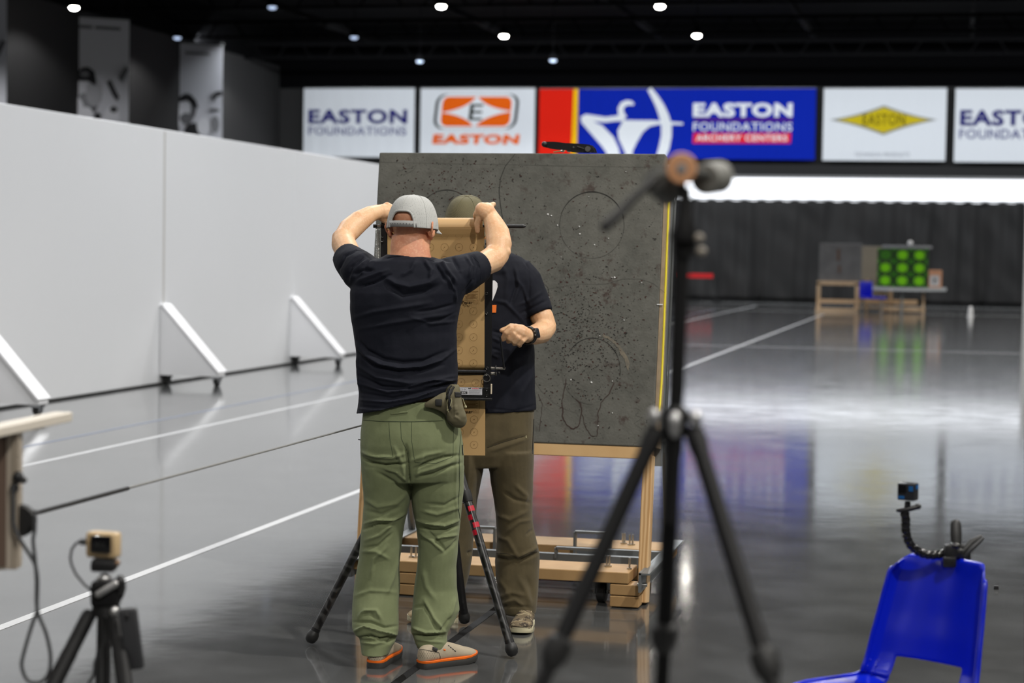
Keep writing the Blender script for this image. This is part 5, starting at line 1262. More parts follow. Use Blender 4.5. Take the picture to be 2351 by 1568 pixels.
mb.capsule(pp([(1050, 1060, D2), (1040, 1250, D2), (1022, 1370, D2-.05), (1015, 1425, D2-.08)]), [.075, .055, .042, .036], 12)
fz = fuse(mb, .0036, 3); body2 = fz.build('body', skin, man2, smooth=80)
mb = MB()
t2 = [((990, 946), (1231, 941)), ((988, 930), (1231, 927)), ((985, 900), (1229, 898)), ((984, 850), (1228, 850)), ((982, 800), (1226, 800)), ((980, 760), (1223, 760)), ((978, 720), (1220, 720)), ((976, 680), (1220, 680)), ((974, 645), (1226, 645)), ((976, 618), (1226, 620)), ((985, 600), (1212, 600)), ((1000, 586), (1196, 588)), ((1022, 574), (1165, 576)), ((1036, 566), (1124, 567))]
mb.loft([ring(a, c, D2, d_, 36, 2.25) for (a, c), d_ in zip(t2, (.14, .14, .14, .14, .135, .135, .135, .135, .13, .12, .108, .095, .08, .07))])
mb.tube(pp([(1180, 630, D2), (1205, 655, D2), (1225, 690, D2-.01), (1238, 722, D2-.025)]), [.090, .083, .071, .0635], 24)
mb.tube(pp([(1010, 630, D2), (990, 665, D2-.01), (985, 710, D2-.04)]), [.085, .075, .06], 20)
F2 = [([(1199, 590), (1214, 615), (1216, 660), (1212, 700)], 2.5, -.004), ([(1183, 640), (1200, 660), (1215, 700)], 4, .006), ([(1180, 690), (1190, 660), (1182, 610)], 4, .006), ([(1170, 700), (1185, 660), (1178, 620)], 3, -.006), ([(1135, 690), (1160, 695), (1190, 725), (1205, 745)], 4, .006), ([(1205, 735), (1230, 722), (1262, 708)], 2, -.003),
      ([(1190, 700), (1215, 690), (1245, 670)], 4, .005), ([(1195, 720), (1225, 705), (1255, 690)], 3, -.005), ([(1130, 760), (1150, 765), (1165, 780)], 3, -.005), ([(1130, 775), (1150, 785)], 3, .005), ([(1130, 800), (1148, 805)], 3, -.005), ([(1130, 815), (1145, 822)], 3, .004), ([(1218, 800), (1195, 850), (1180, 900)], 8, .006), ([(1160, 800), (1175, 870), (1165, 930)], 8, -.005), ([(1225, 860), (1200, 900), (1190, 945)], 5, .004), ([(1150, 600), (1165, 640), (1160, 690)], 6, .005), ([(1120, 938), (1180, 944), (1230, 930)], 2, -.003)]
fz = fuse(mb, .005, 5, F2, nz=[(9, .004, 1.3), (26, .0012, 1)]); sh2 = fz.build('t_shirt', tee, man2, smooth=80)
def decal(nm, pts, par, mt, lift=.004):
    q = []
    for x, y in pts:
        h = onto(par, x, y)
        if h is None: return
        q.append(h-ray(x, y).normalized()*lift)
    c = sum(q, Vector())/len(q); m = MB(); m.add([c]+q, [(0, i+1, (i+1) % len(q)+1) for i in range(len(q))]); return m.build(nm, mt, par, smooth=0)
decal('white_emblem', [(1128, 644), (1136, 644), (1142, 650), (1142.5, 658), (1139, 670), (1135, 680), (1131, 690), (1128, 688)], sh2, whp)
decal('orange_patch', [(1128, 700), (1140, 700), (1139, 717.5), (1128, 717.5)], sh2, mat('orange_cloth_patch', srgb(240, 120, 30), .6))
surfline('sleeve_stitch', [(1203, 733), (1230, 722), (1262, 709)], 0, .0011, tee, sh2)
# trousers
mb = MB()
mb.loft([ring(a, c, D2, d_, 36, 2.3) for (a, c), d_ in zip([((995, 925), (1226, 925)), ((992, 950), (1227, 950)), ((990, 1000), (1226, 1000)), ((990, 1040), (1225, 1040)), ((992, 1068), (1225, 1068))], (.13, .135, .14, .135, .12))])
l2 = [(1035, 1108, 1225), (1065, 1118, 1225), (1087, 1125, 1224), (1138, 1132, 1223), (1181, 1137, 1223), (1215, 1139, 1228), (1245, 1139, 1234), (1270, 1138, 1238), (1290, 1136, 1238), (1325, 1138, 1237), (1350, 1143, 1236), (1378, 1150, 1234), (1408, 1155, 1230)]
mb.loft([ring((l, y), (r, y), D2-.01-.05*max(0, (y-1290)/118), d_, 28, 2.2) for (y, l, r), d_ in zip(l2, (.12, .115, .11, .10, .095, .095, .095, .095, .092, .092, .09, .088, .08))])
r2 = [(1035, 993, 1112), (1079, 992, 1110), (1121, 990, 1100), (1164, 988, 1093), (1220, 985, 1089), (1275, 978, 1083), (1322, 968, 1076), (1352, 964, 1068), (1385, 962, 1060), (1410, 966, 1052)]
mb.loft([ring((l, y), (r, y), D2-.03, d_, 28, 2.2) for (y, l, r), d_ in zip(r2, (.12, .115, .105, .10, .095, .092, .09, .088, .085, .08))])
def F22(pts, wd, amp): return (z2(pts), wd, amp)
T2 = [F22([(1030, 300), (1130, 265), (1240, 235)], 2.5, -.005), F22([(1040, 320), (1150, 285), (1250, 250)], 4, .004), F22([(1075, 660), (1150, 690), (1250, 640)], 5, .006), F22([(1180, 500), (1240, 560), (1230, 620)], 5, .006), F22([(1120, 540), (1180, 580), (1270, 600)], 4, -.006), F22([(1080, 780), (1140, 800), (1200, 900)], 5, .007), F22([(1200, 890), (1260, 860), (1305, 830)], 4, .009), F22([(1190, 915), (1250, 890), (1305, 865)], 3.5, -.011), F22([(1080, 890), (1140, 910), (1200, 900)], 4, -.008), F22([(1080, 870), (1130, 880), (1180, 880)], 4, .007), F22([(1130, 760), (1200, 700), (1270, 690)], 4, .005), F22([(1240, 770), (1280, 740)], 3, -.006),
      F22([(1110, 1140), (1180, 1120), (1230, 1160)], 4, .008), F22([(1090, 1110), (1160, 1080), (1240, 1100)], 5, .006), F22([(1100, 1160), (1190, 1150), (1270, 1165)], 3, -.006), F22([(1240, 990), (1270, 1060), (1280, 1130)], 6, -.005), F22([(1200, 1000), (1240, 1080), (1260, 1150)], 6, .006), F22([(1090, 1010), (1130, 1060), (1150, 1110)], 5, .005), F22([(960, 450), (930, 600), (900, 700)], 6, .005), F22([(920, 870), (950, 860)], 4, -.008)]
fz = fuse(mb, .0055, 5, T2, nz=[(7, .005, 1), (20, .0016, .8)]); pants2 = fz.build('trousers', brownp, man2, smooth=80)
seam2 = mat('dark_brown_seam', srgb(48, 42, 28), .9)
surfline('pocket_zip', z2([(1030, 298), (1130, 265), (1245, 232)]), 0, .0016, seam2, pants2); surfline('zip_pull', z2([(1238, 235), (1240, 262)]), 0, .0025, cordm, pants2); surfline('side_zip', z2([(1279, 145), (1275, 250), (1272, 340)]), 0, .003, blk, pants2); surfline('knee_seam', z2([(1080, 868), (1140, 872), (1200, 893)]), 0, .0014, seam2, pants2)
surfline('knee_seam', z2([(1200, 893), (1260, 862), (1308, 860)]), 0, .0014, seam2, pants2); surfline('cord_loop', z2([(905, 250), (910, 262)]), 0, .002, cordm, pants2)
# shoes of the second man
camo = mat('camouflage_cloth', srgb(95, 82, 62), .85); b = camo.node_tree.nodes['Principled BSDF']; tcm = nd(camo, 'ShaderNodeTexCoord').outputs['Object']
c_ = mixc(camo, rampv(camo, noisen(camo, tcm, 26, 3, .7), .47, .50), srgb(62, 52, 40), srgb(112, 98, 76)); c_ = mixc(camo, rampv(camo, noisen(camo, tcm, 41, 2, .6), .58, .61), c_, srgb(150, 138, 112)); lk(camo, c_, b.inputs['Base Color'])
cream = mat('cream_rubber', srgb(200, 192, 160), .6); tan2 = mat('tan_suede', srgb(170, 150, 115), .8)
toe = G(1193, 1459); hd_a = R_(-97); hl3 = toe-(RT*math.cos(hd_a)+FW*math.sin(hd_a))*.285
up3, hd3, sd3, _ = shoe(man2, hl3, hd_a, .285, camo, cream, cream, low=1); up3.name = 'left_shoe'
hl4 = G(1052, 1428); up4, hd4, sd4, _ = shoe(man2, hl4, R_(184), .225, tan2, cream, cream, low=1); up4.name = 'right_shoe'
lace = mat('beige_lace', srgb(175, 160, 128), .8)
for l_ in ([(1830, 370), (1870, 310), (1950, 300), (2040, 320), (2080, 370)], [(1840, 330), (1900, 285), (1980, 290), (2060, 330)], [(1810, 260), (1830, 310), (1820, 370)], [(2060, 260), (2070, 310), (2110, 350)], [(1850, 320), (1930, 340), (2010, 320)]):
    surfline('lace', z7(l_), 0, .0026, lace, up3, .002)
surfline('toe_seam', z7([(1830, 440), (1880, 410), (1960, 405), (2040, 415), (2090, 440)]), 0, .002, tan2, up3)
surfline('moccasin_seam', z7([(1820, 480), (1850, 455), (1960, 470), (2060, 455), (2100, 450)]), 0, .002, seam2, up3)
for i_ in range(6): surfline('tongue_print', z7([(1893+17*i_, 262), (1893+17*i_+(4 if i_ % 2 else 8), 274)]), 0, .0013, whp, up3, .002)
# olive mesh cap
olm = mat('olive_mesh_cloth', srgb(118, 112, 84), .85, nz=(20, .4, srgb(100, 95, 70))); b = olm.node_tree.nodes['Principled BSDF']
tco = nd(olm, 'ShaderNodeTexCoord').outputs['Object']; wv2 = nd(olm, 'ShaderNodeTexWave'); wv2.inputs['Scale'].default_value = 75; wv2.inputs['Distortion'].default_value = 1.5; wv2.bands_direction = 'DIAGONAL'; lk(olm, tco, wv2.inputs['Vector'])
cc = [l.from_socket for l in olm.node_tree.links if l.to_socket == b.inputs['Base Color']][0]
lk(olm, mixc(olm, rampv(olm, wv2.outputs['Fac'], .35, .65, 0, .55), cc, srgb(74, 70, 50)), b.inputs['Base Color'])
CM2 = Matrix.Rotation(YAW+PI, 3, 'Z') @ Matrix.Rotation(R_(-14), 3, 'X')
cap(man2, P(1071, 524, D2+.01), CM2, .097, .114, .140, olm, False, 'cap', True)
# watch
wc = P(*z5(893, 690), D2-.262); wax = (P(1229, 768, D2-.17)-P(1208, 770, D2-.26)).normalized()
watch = thing('wristwatch', tuple(wc), 'black digital watch with a rubber strap on the wrist of the man behind the paper', 'watch')
m = MB(); rr = []
for s_ in (-.012, .012): pass
m.torus(P(1212, 770, D2-.245), .0365, .0035, wax, 36, 8)
for s_ in (-.009, -.0045, .0045, .009): m.torus(P(1212, 770, D2-.245)+wax*s_, .0365, .0035, wax, 36, 8)
m.build('strap', rub, watch)
wn = (C0-P(1212, 770, D2-.245)); wn = (wn-wax*wn.dot(wax)).normalized(); wn = (wn+(RT*.35+UP*.25)).normalized(); wn = (wn-wax*wn.dot(wax)).normalized(); wu = wn.cross(wax)
WM = Matrix((wax, wu, wn)).transposed(); wb = P(1212, 770, D2-.245)+wn*.042
m = MB(); m.rbox(wb, (.036, .044, .014), WM, r=.005, seg=3); wcase = m.build('case', blk, watch)
m = MB(); m.rbox(wb+wn*.0075, (.025, .030, .002), WM, r=.002); m.build('screen', mat('dark_glass', (.02, .025, .035), .08, spec=.8), wcase)
for q in (-1, 1):
    m = MB(); m.rbox(wb-wu*q*.008+wax*-.019, (.004, .006, .006), WM, r=.001); m.build('button', mat('grey_button', (.2, .2, .2), .4), wcase)

# =================================================================== FOREGROUND
# tripod with a two-cup rest on top, right of the middle
DT = 3.05
def tube_px(m, pts, rpx, seg=14):
    m.tube([P(x, y, d) for x, y, d in pts], [r*d/F for (x, y, d), r in zip(pts, rpx)], seg); return m
tb = P(1550, 965, DT); tri = thing('camera_tripod', (tb.x, tb.y, 0), 'tall black tripod with two padded cups on top, blurred in the foreground', 'tripod')
matt = mat('matt_black_metal', (.006, .006, .0065), .55, spec=.25)
silver = mat('satin_silver', (.55, .55, .55), .35, metal=.9)
m = MB(); tube_px(m, [(1568, 520, DT), (1553, 900, DT), (1546, 990, DT), (1537, 1200, DT)], [19, 18.5, 18, 17]); m.build('centre_column', matt, tri)
m = MB(); tube_px(m, [(1575, 430, DT), (1573, 500, DT), (1571, 540, DT), (1569, 590, DT)], [10, 19, 30, 26]); tube_px(m, [(1571, 535, DT-.01), (1569, 552, DT-.01)], [32, 32]); m.build('ball_head', matt, tri)
for px, py in ((1604, 546), (1610, 577)):
    m = MB(); c = P(px, py, DT-.02); m.ell(c, (.008, .008, .007)); m.build('tension_knob', mat('beige_knob', (.25, .22, .18), .5), tri)
m = MB(); tube_px(m, [(1553, 930, DT), (1551, 945, DT), (1548, 990, DT), (1547, 1012, DT)], [20, 34, 32, 20], 20); m.build('leg_collar', matt, tri)
for i, (px, py, dd) in enumerate(((1503, 957, -.03), (1549, 975, -.06), (1597, 962, -.03))):
    m = MB(); c = P(px, py, DT+dd); m.ell(c, (.010, .010, .014 if i != 1 else .02)); m.build('hinge_bolt', silver, tri)
hubP = P(1550, 965, DT)
for (sx, sy, sd_), (ex, ey, ed_) in (((1508, 985, DT-.015), (1279, 1490, 2.93)), ((1592, 985, DT-.015), (1757, 1518, 2.85)), ((1546, 1000, DT+.02), (1525, 1455, 3.12))):
    a = P(sx, sy, sd_); l = P(ex, ey, ed_); dr = (l-a); end = a+dr*((a.z-.012)/-dr.z)
    m = MB(); m.tube([a, a+dr*.06, a+dr*.12, l], [.015, .0165, .0135, .0135], 16); lg_ = m.build('leg', carb if 0 else matt, tri)
    u_ = dr.normalized(); m = MB(); m.tube([l-u_*.02, l-u_*.012, l+u_*.012, l+u_*.03], [.014, .0215, .0215, .013], 16); m.build('twist_lock', rub, lg_)
    l2_ = l+u_*.45; m = MB(); m.tube([l, l2_], .0112, 14); m.build('leg_section', matt, lg_)
    m = MB(); m.tube([l2_-u_*.02, l2_+u_*.02], .016, 14); m.build('twist_lock', rub, lg_)
    m = MB(); m.tube([l2_, end], .009, 12); m.build('leg_section', matt, lg_)
    m = MB(); m.ell(end+UP*.006, (.016, .016, .018)); m.build('rubber_foot', rub, lg_)
# cups: two round hollow pads seen from their ends, copper knob between, and a lever
dkg = mat('dark_grey_rubber_pad', (.055, .056, .05), .6); hollow = mat('hollow_black', (.003, .003, .003), .9)
def cup(px, py, rpx, ax, nm, mt_, L_):
    c = P(px, py, DT); ax = ax.normalized(); r = rpx*DT/F; m = MB()
    m.tube([c+ax*L_, c+ax*(L_-.006), c+ax*.012, c+ax*.002, c, c+ax*.002, c+ax*.03], [r*.8, r, r, r*.97, r*.86, r*.62, r*.58], 28); o = m.build(nm, mt_, tri)
    m = MB(); m.tube([c+ax*.0035, c+ax*.0040], [r*.63, r*.63], 24); m.build('hollow', hollow, o)
lgp = mat('light_grey_rubber_pad', (.16, .16, .145), .6)
cup(1503, 410, 34, FW*.8+RT*.6-UP*.45, 'rest_cup', mat('mid_grey_rubber_pad', (.085, .085, .08), .6), .055); cup(1616, 411, 38, FW*.8+RT*.55+UP*.1, 'rest_cup', lgp, .055)
m = MB(); c = P(1565, 386, DT-.05); m.tube([c-FW*.0, c+FW*.004, c+FW*.02], [.0215, .0235, .022], 28); cop = m.build('copper_knob', mat('copper_metal', srgb(192, 140, 100), .5), tri)
m = MB(); m.tube([c-FW*.003, c], [.0075, .008], 20); m.build('knob_centre', mat('grey_screw', (.22, .22, .22), .5), cop)
m = MB(); tube_px(m, [(1500, 408, DT), (1570, 395, DT), (1640, 402, DT)], [12, 15, 12]); m.build('cross_bar', dkg, tri)
m = MB(); m.capsule([P(1500, 415, DT-.01), P(1455, 455, DT-.02), P(1422, 490, DT-.03), P(1390, 520, DT-.04)], [.006, .0065, .0085, .009], 12); m.build('lever', rub, tri)
m = MB(); tube_px(m, [(1562, 405, DT), (1568, 440, DT), (1575, 470, DT)], [14, 9, 9]); m.build('neck', matt, tri)

# small tripod with the tan action camera, lower left
DS = 4.35; ks = DS/F
def PS(x, y, d=DS): return P(x, y, d)
def z6(x, y, d=DS): return P(x/2.4977, 940+y/2.4977, d)
s0 = PS(243, 1400); sm = thing('small_tripod', (s0.x, s0.y, 0), 'small black tripod carrying the tan action camera at lower left', 'tripod')
m = MB(); m.rbox(PS(243, 1362), (64*ks, .05, 62*ks), vr, r=.010, seg=3); m.tube([PS(243, 1390), PS(243, 1412)], [30*ks, 36*ks], 18); m.build('ball_head', matt, sm)
m = MB(); m.cyl(PS(240, 1318), PS(241, 1338), .012); m.ell(PS(240, 1328), (.016, .016, .012)); m.build('ball_stem', silver, sm)
m = MB(); m.capsule([z6(565, 1060, DS-.03), z6(660, 1000, DS-.03)], .008, 10); m.build('lever', silver, sm)
m = MB(); m.ell(z6(655, 1160, DS-.03), (.010, .010, .012)); m.build('bolt', silver, sm)
m = MB(); m.ell(z6(690, 1000, DS-.02), (.012, .012, .02)); m.build('side_knob', blk, sm)
for (ax_, ay_, ad_), (bx_, by_, bd_) in (((204, 1412, DS-.01), (128, 1562, DS-.10)), ((262, 1408, DS-.01), (286, 1568, DS-.13)), ((240, 1408, DS+.02), (236, 1568, DS+.18))):
    a = PS(ax_, ay_, ad_); l = PS(bx_, by_, bd_); dr = l-a; end = a+dr*((a.z-.012)/-dr.z)
    m = MB(); m.tube([a-dr*.05, a, a+dr*.15, a+dr*.6], [.012, .0165, .0165, .0165], 14); m.tube([a+dr*.58, a+dr*1.15], [.0175, .0175], 14); lg_ = m.build('leg', matt, sm)
    m = MB(); m.tube([a+dr*1.15, end], [.0125, .011], 12); m.build('leg_section', matt, lg_)
    m = MB(); m.ell(end+UP*.004, (.016, .016, .016)); m.build('rubber_foot', rub, lg_)
tanp = mat('tan_plastic', srgb(196, 170, 130), .45)
ac = thing('action_camera', tuple(PS(240, 1312)), 'tan action camera with a black rear screen on the small tripod at lower left', 'camera')
cb = PS(238, 1250); RY = Matrix.Rotation(R_(-14), 3, 'Z') @ vr
m = MB(); m.rbox(cb, (76*ks, .036, 60*ks), RY, r=.008, seg=3); body_ = m.build('case', tanp, ac)
m = MB(); m.rbox(PS(231, 1250, DS-.028), (51*ks, .004, 40*ks), RY, r=.003); m.build('screen', mat('black_screen_glass', (.006, .006, .007), .12, spec=.7), ac)
scg = mat('screen_text_grey', (.03, .03, .03), .4)
lettering('screen_lettering', 'MIX', PS(217, 1256, DS-.034), RY @ Vector((1, 0, 0)), UP, 28*ks, 12*ks, scg, ac, 0, .01)
m = MB(); m.rbox(PS(239, 1298), (56*ks, .045, 26*ks), vr, r=.006, seg=2); m.rbox(PS(239, 1286), (50*ks, .04, 8*ks), vr, r=.003); m.build('quick_clamp', blk, ac)
m = MB(); m.ell(PS(268, 1292), (.008, .008, .008)); m.build('clamp_screw', mat('bronze_screw', (.25, .16, .1), .4, metal=.5), ac)
grc = mat('grey_cable', (.045, .047, .05), .5)
m = MB(); m.capsule([PS(200, 1244), PS(188, 1244)], .0075, 10); m.tube([z6(*q) for q in ((475, 755), (440, 765), (412, 800), (403, 850), (410, 890), (435, 945), (480, 1000), (520, 1035), (545, 1075))], .003, 8)
tag(m.build('usb_cable', grc), 'thin dark cable curving from the tan action camera down to its tripod', 'cable')
pbk = thing('power_bank', tuple(PS(302, 1466, DS-.05)), 'dark grey power bank strapped to the right leg of the small tripod', 'power bank')
Mr = vr @ Matrix.Rotation(R_(9), 3, 'Y') @ Matrix.Identity(3)
RYp = vr @ Matrix.Rotation(R_(-8), 3, 'Y')
m = MB(); m.rbox(PS(302, 1467, DS-.075), (43*ks, .018, 142*ks), RYp, r=.006, seg=3); pbb = m.build('case', mat('dark_grey_plastic', (.032, .033, .036), .45), pbk)
m = MB(); m.capsule([PS(290, 1412, DS-.086), PS(291, 1419, DS-.086)], .004, 8); m.build('power_button', blk, pbb)
m = MB(); m.tube([z6(700, 985), z6(715, 1020), z6(700, 1070), z6(680, 1100), z6(675, 1135)], .004, 8); m.build('charging_lead', rub, pbk)
m = MB(); m.tube([z6(583, 1160, DS-.03), z6(588, 1260, DS-.03), z6(596, 1320, DS-.03), z6(580, 1380, DS-.03), z6(578, 1568, DS-.03), z6(578, 1700, DS-.03)], [.006, .007, .008, .006, .010, .010], 10, flat=.4)
tag(m.build('strap', rub), 'black strap hanging between the legs of the small tripod', 'strap')
m = MB(); m.tube([z6(575, 1380, DS), z6(545, 1450, DS), z6(540, 1520, DS), z6(510, 1568, DS), z6(480, 1650, DS)], .004, 8)
tag(m.build('hanging_cable', grc), 'thin cable hanging behind the strap of the small tripod', 'cable')

# aluminium extrusion stand at the left edge
DA = 4.3; ka = DA/F
alum = mat('cream_aluminium', srgb(196, 184, 168), .38, metal=.35); slotm = mat('slot_dark', srgb(96, 78, 66), .6)
pA = P(22, 1300, DA); al = thing('aluminium_stand', (pA.x, pA.y, 0), 'aluminium profile stand with a black pulley wheel at the left edge of the photo', 'stand')
m = MB(); m.rbox(P(15, 1143, DA), (62*ka, .05, 325*ka), vr, r=.003); po = m.build('upright', alum, al, smooth=0)
m = MB(); m.box(P(4, 1146, DA-.026), (20*ka, .004, 310*ka), vr); m.build('slot', slotm, po, smooth=0)
m = MB(); m.box(P(30, 1143, DA-.0265), (3*ka, .003, 322*ka), vr); m.box(P(40, 1143, DA-.0265), (2*ka, .003, 322*ka), vr); m.build('groove', mat('groove_grey', srgb(140, 128, 112), .5), po, smooth=0)
a = P(-60, 995, 4.1); dY = Vector((0, 1, 0))
e = P(146, 952, 4.55)
m = MB(); dd_ = (e-a).normalized(); sd_ = dd_.cross(UP).normalized(); u2 = sd_.cross(dd_)
Mb = Matrix((dd_, -sd_, u2)).transposed(); m.rbox((a+e)/2-u2*.004, ((e-a).length, .045, .022), Mb, r=.003); m.build('top_beam', mat('ivory_aluminium', srgb(222, 214, 200), .4, metal=.15), al, smooth=0)
m = MB(); a2 = P(-52, 1300, DA); zl_ = P(-52, 1000, DA).z; m.rbox((a2.x, a2.y, zl_/2), (.045, .045, zl_), r=.003); m.box((a2.x, a2.y, .01), (.25, .25, .02)); m.build('rear_leg', alum, al, smooth=0)
m = MB(); q = P(-20, 1290, DA); m.rbox(q, (70*ka, .04, .03), vr, r=.003); m.build('cross_member', alum, al, smooth=0)
m = MB(); c = P(47, 1195, DA+.0); m.tube([c-FW*.012, c-FW*.008, c+FW*.008, c+FW*.012], [33*ka, 37*ka, 37*ka, 33*ka], 32); m.build('pulley_wheel', rub, al)
m = MB(); m.capsule([P(36, 1096, DA-.03), P(54, 1102, DA-.03)], .008, 10); m.ell(P(42, 1096, DA-.03), (.012, .012, .014)); m.build('wing_knob', blk, al)
m = MB(); m.ell(P(33, 1120, DA-.03), (.010, .012, .010)); m.ell(P(8, 995, DA-.03), (.010, .012, .012)); m.build('small_knob', blk, al)
# cord and rope
def cspline(pts, n=6):
    out = []
    for i in range(len(pts)-1):
        p0 = pts[max(i-1, 0)]; p1 = pts[i]; p2 = pts[i+1]; p3 = pts[min(i+2, len(pts)-1)]
        for k in range(n):
            t = k/n; out.append(.5*((2*p1)+(p2-p0)*t+(2*p0-5*p1+4*p2-p3)*t*t+(3*p1-p0-3*p2+p3)*t**3))
    return out+[pts[-1]]
dc = DA-.04
m = MB(); m.tube(cspline([P(x, y, dc) for x, y in ((30, 1112), (31, 1160), (32, 1205), (47, 1240), (66, 1270), (80, 1295), (86, 1330), (85, 1380), (84, 1405), (72, 1440), (56, 1495), (50, 1530), (64, 1562), (92, 1566), (112, 1545), (116, 1505), (106, 1455), (90, 1415), (84, 1385), (84, 1330), (80, 1280), (76, 1240), (80, 1215), (79, 1180))]), .0042, 10)
tag(m.build('looped_cable', grc), 'grey cable hanging in a long loop from the black pulley wheel', 'cable')
m = MB(); rp0 = P(80, 1180, 4.9); rp1 = P(190, 1152.5, 5.25)
rA = P(88, 1176, 5.0); rB = BQ(990, 934)+Vector((0, .0, 0)); dr = (rB-rA).normalized(); rE = hub-UP*.0
L_ = (hub.y-.0-rA.y)/dr.y; rEnd = rA+dr*L_
rj = rA+dr*.62
m.tube([P(78, 1178, DA), rA, rj], .0065, 8)
sl = m.build('rope_sleeve', rub); tag(sl, 'thick black end of the taut rope beside the pulley wheel', 'rope sleeve')
m = MB(); m.tube([rj, rj.lerp(rB, .5), rB], .0036, 8)
tag(m.build('rope', mat('grey_rope', (.20, .20, .19), .7)), 'taut thin grey rope running from the pulley wheel to the foam target behind the men', 'rope')

# blue chair at lower right
DC = 5.6
cW = (RT*math.cos(R_(45))-FW*math.sin(R_(45))).normalized(); cN = (-RT*math.sin(R_(45))-FW*math.cos(R_(45))).normalized()
top = P(2176, 1283, DC); ch_o = Vector((top.x, top.y, 0)); topz = top.z
blu = mat('blue_chair_plastic', srgb(5, 29, 184), .22, spec=.55, bump=(300, .06, .001))
chair = thing('plastic_chair', tuple(ch_o), 'blue moulded plastic chair at lower right with a camera clamped to its back', 'chair')
prof = [(topz-dz_, n_, h_) for dz_, n_, h_ in [(-.002, -.018, .138), (.004, -.006, .143), (.02, .0, .149), (.05, .008, .156), (.10, .022, .162), (.16, .038, .168), (.22, .056, .174), (.275, .070, .179), (.30, .078, .181), (.325, .090, .184), (.345, .105, .188), (.358, .125, .193), (.364, .155, .198), (.362, .22, .203), (.358, .30, .206), (.354, .38, .205), (.354, .44, .20), (.362, .475, .195), (.385, .495, .188)]]
m = MB(); NS = 40; vs = []; fs = []; pr2 = []
for a, c in zip(prof[:-1], prof[1:]):
    for q in range(3): u = q/3; pr2.append(tuple(a[i]+(c[i]-a[i])*u for i in range(3)))
pr2.append(prof[-1])
for j, (z, n_, hw) in enumerate(pr2):
    dz = topz-z
    for i in range(NS+1):
        s_ = -1+2*i/NS; curve = .030*s_*s_ + (.022*max(0, abs(s_)-.90)/.10 if dz < .33 else 0)
        lift = 0
        zz = z
        if dz < .34: p = ch_o+cW*(hw*s_)+cN*(n_+curve)
        else: p = ch_o+cW*(hw*s_)+cN*n_; zz = z+.022*abs(s_)**3-.008*(1-s_*s_)
        if dz < .05: zz -= .024*(max(0, abs(s_)-.80)/.20)**2*(1-max(0, dz)/.05)
        vs.append(Vector((p.x, p.y, zz)))
for j in range(len(pr2)-1):
    for i in range(NS):
        s_ = -1+2*(i+.5)/NS; dz = topz-(pr2[j][0]+pr2[j+1][0])/2; nn = (pr2[j][1]+pr2[j+1][1])/2
        if abs(s_) < .58 and dz > .285 and nn < .135: continue
        a = j*(NS+1)+i; fs.append((a, a+1, a+NS+2, a+NS+1))
m.add(vs, fs); sh_ = m.build('seat_shell', blu, chair, smooth=70); so = sh_.modifiers.new('s', 'SOLIDIFY'); so.thickness = .006; so.offset = 0
sb_ = sh_.modifiers.new('b', 'SUBSURF'); sb_.levels = 1; sb_.render_levels = 1
for sx in (-1, 1):   # rolled side edges
    m = MB(); pts = []
    for j, (z, n_, hw) in enumerate(pr2):
        if j < 7: continue
        p = vs[j*(NS+1)+(0 if sx < 0 else NS)]; pts.append(p-cN*.004)
    m.capsule(pts, [.0075]*len(pts), 10); m.build('rolled_edge', blu, sh_)
m = MB()
for i in range(5):
    for j2 in range(2):
        p = vs[(24+i*2)*(NS+1)+1+j2*2]; m.ell(p+cN*.004+UP*.002, (.003, .003, .003), None, 8, 6)
m.build('moulded_studs', blu, sh_)['kind'] = 'stuff'
chrome = mat('chrome_tube', (.6, .6, .6), .15, metal=1)
for sx in (-1, 1):
    b0_ = ch_o+cW*(.17*sx)
    for nn, fo_ in ((.14, .02), (.40, .47)):
        m = MB(); a = b0_+cN*nn+UP*(topz-.37); e = ch_o+cW*(.21*sx)+cN*fo_+UP*.012
        m.tube([a, e], .011, 12); l_ = m.build('leg', chrome, chair)
        m = MB(); m.cyl(e-UP*.012, e+UP*.02, .014); m.build('foot_cap', rub, l_)
# clamp with gooseneck and small camera on the chair back
def z8(x, y, d=DC): return P(1880+x/3.087, 1060+y/3.087, d)
kc = DC/F
cl = thing('spring_clamp', tuple(z8(930, 720)), 'black spring clamp with an upright handle gripping the top of the blue chair back', 'clamp')
m = MB(); m.rbox(z8(932, 668, DC-.035), (.034, .018, .066), vr, r=.006, seg=2); m.rbox(z8(925, 712, DC-.045), (.036, .012, .03), vr, r=.004); m.rbox(z8(960, 640, DC), (.04, .055, .026), vr, r=.008, seg=2); m.build('front_jaw', blk, cl)
m = MB(); m.rbox(z8(1020, 660, DC+.03), (.045, .018, .06), vr, r=.006, seg=2); m.build('rear_jaw', blk, cl)
m = MB(); m.capsule([z8(975, 610, DC-.01), z8(972, 520, DC), z8(970, 445, DC+.01)], [.014, .0165, .0155], 14, .7, FW); m.build('upright_handle', rub, cl)
m = MB(); m.capsule([z8(1020, 640, DC+.02), z8(1080, 575, DC+.03), z8(1145, 535, DC+.04)], [.010, .011, .007], 12, .8, FW); m.build('slanting_handle', rub, cl)
m = MB(); m.capsule([z8(1030, 665, DC+.02), z8(1095, 605, DC+.02), z8(1160, 545, DC+.03)], [.007, .008, .005], 10, .8, FW); m.build('slanting_handle_edge', MATS['dark_grey_plastic'], cl)
m = MB(); m.ell(z8(960, 595, DC-.03), (.018, .018, .010)); m.build('pivot_knob', mat('glossy_black_plastic', (.01, .01, .011), .15), cl)
gn = thing('gooseneck_arm', tuple(z8(700, 640)), 'black ball-jointed gooseneck arm bending up from the clamp to the camera', 'gooseneck')
path = cspline([z8(x, y, DC-.02) for x, y in ((610, 375), (617, 420), (614, 470), (622, 525), (643, 580), (690, 625), (750, 655), (820, 660), (890, 650))], 4)
tot = [0]
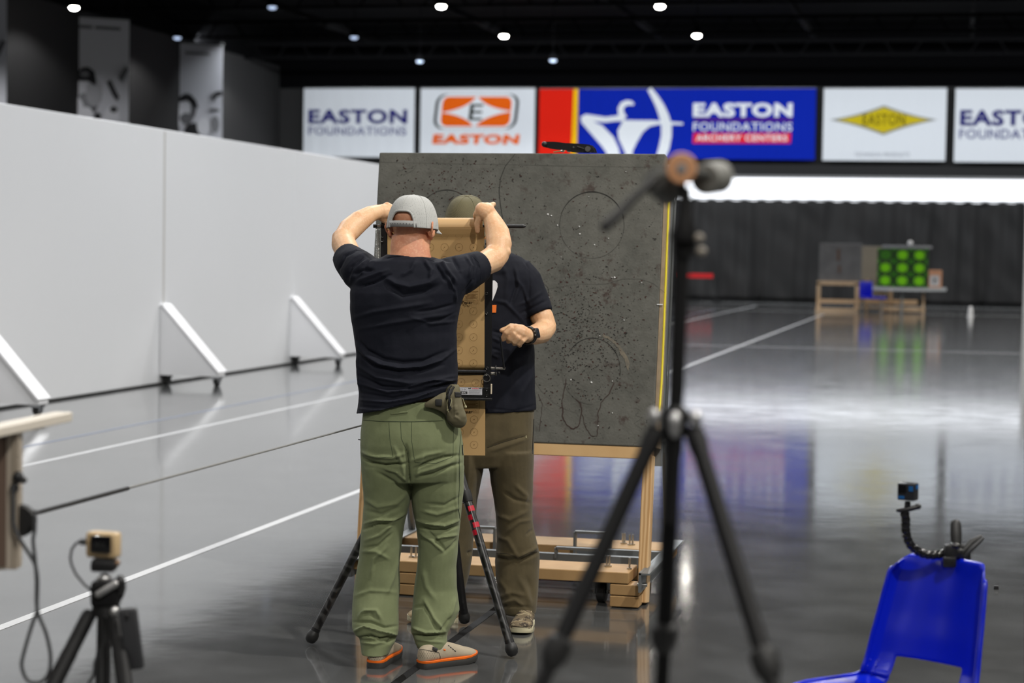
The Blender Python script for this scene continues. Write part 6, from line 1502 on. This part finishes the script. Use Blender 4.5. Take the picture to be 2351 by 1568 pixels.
for a, c in zip(path[:-1], path[1:]): tot.append(tot[-1]+(c-a).length)
NB = 14; glb = MATS['glossy_black_plastic']
for i in range(NB):
    s_ = tot[-1]*i/(NB-1); k = max(j for j in range(len(path)-1) if tot[j] <= s_+1e-9); u = (s_-tot[k])/(tot[k+1]-tot[k]); c = path[k].lerp(path[k+1], u); t_ = (path[k+1]-path[k]).normalized()
    m = MB(); m.tube([c-t_*.010, c-t_*.0075, c, c+t_*.006, c+t_*.011], [.009, .0125, .0135, .0115, .009], 16); m.build('ball_joint', glb, gn)
gc = thing('small_camera', tuple(z8(628, 330)), 'small black cube camera with blue marks on top of the gooseneck arm', 'camera')
Mc = vr @ Matrix.Rotation(R_(-33), 3, 'Z'); c = z8(632, 210, DC-.02)
m = MB(); m.rbox(c, (.052, .036, .050), Mc, r=.005, seg=2); cs_ = m.build('case', mat('dark_camera_plastic', (.018, .019, .022), .35), gc)
bl_ = mat('blue_camera_mark', srgb(20, 90, 150), .4)
def onf(u, v, face, w_, h_, nm, mt_):
    m = MB()
    if face == 'f': m.box(c+Mc @ Vector((u, -.019, v)), (w_, .002, h_), Mc)
    else: m.box(c+Mc @ Vector((.027, u, v)), (.002, w_, h_), Mc)
    m.build(nm, mt_, cs_, smooth=0)
Mc2 = Mc
onf(-.012, -.016, 'f', .018, .008, 'blue_mark', bl_); onf(.016, .010, 'f', .012, .014, 'blue_mark', bl_); onf(-.010, .008, 'f', .022, .022, 'screen', MATS['black_screen_glass'])
onf(0, .014, 's', .016, .012, 'blue_mark', bl_)
m = MB(); m.rbox(z8(628, 308, DC-.02), (.016, .014, .022), vr, r=.003); m.build('mount_foot', blk, gc)
m = MB(); m.capsule([z8(562, 345, DC-.02), z8(628, 336, DC-.02), z8(708, 318, DC-.02)], [.006, .0085, .0075], 10); m.ell(z8(700, 318, DC-.02), (.010, .008, .009)); m.build('thumb_screw', blk, gc)

# printed cloth and vinyl are matt
for nm_, m_ in MATS.items():
    if 'print' in nm_ or 'banner_vinyl' in nm_:
        b_ = m_.node_tree.nodes['Principled BSDF']; b_.inputs['Specular IOR Level'].default_value = .08; b_.inputs['Roughness'].default_value = .9
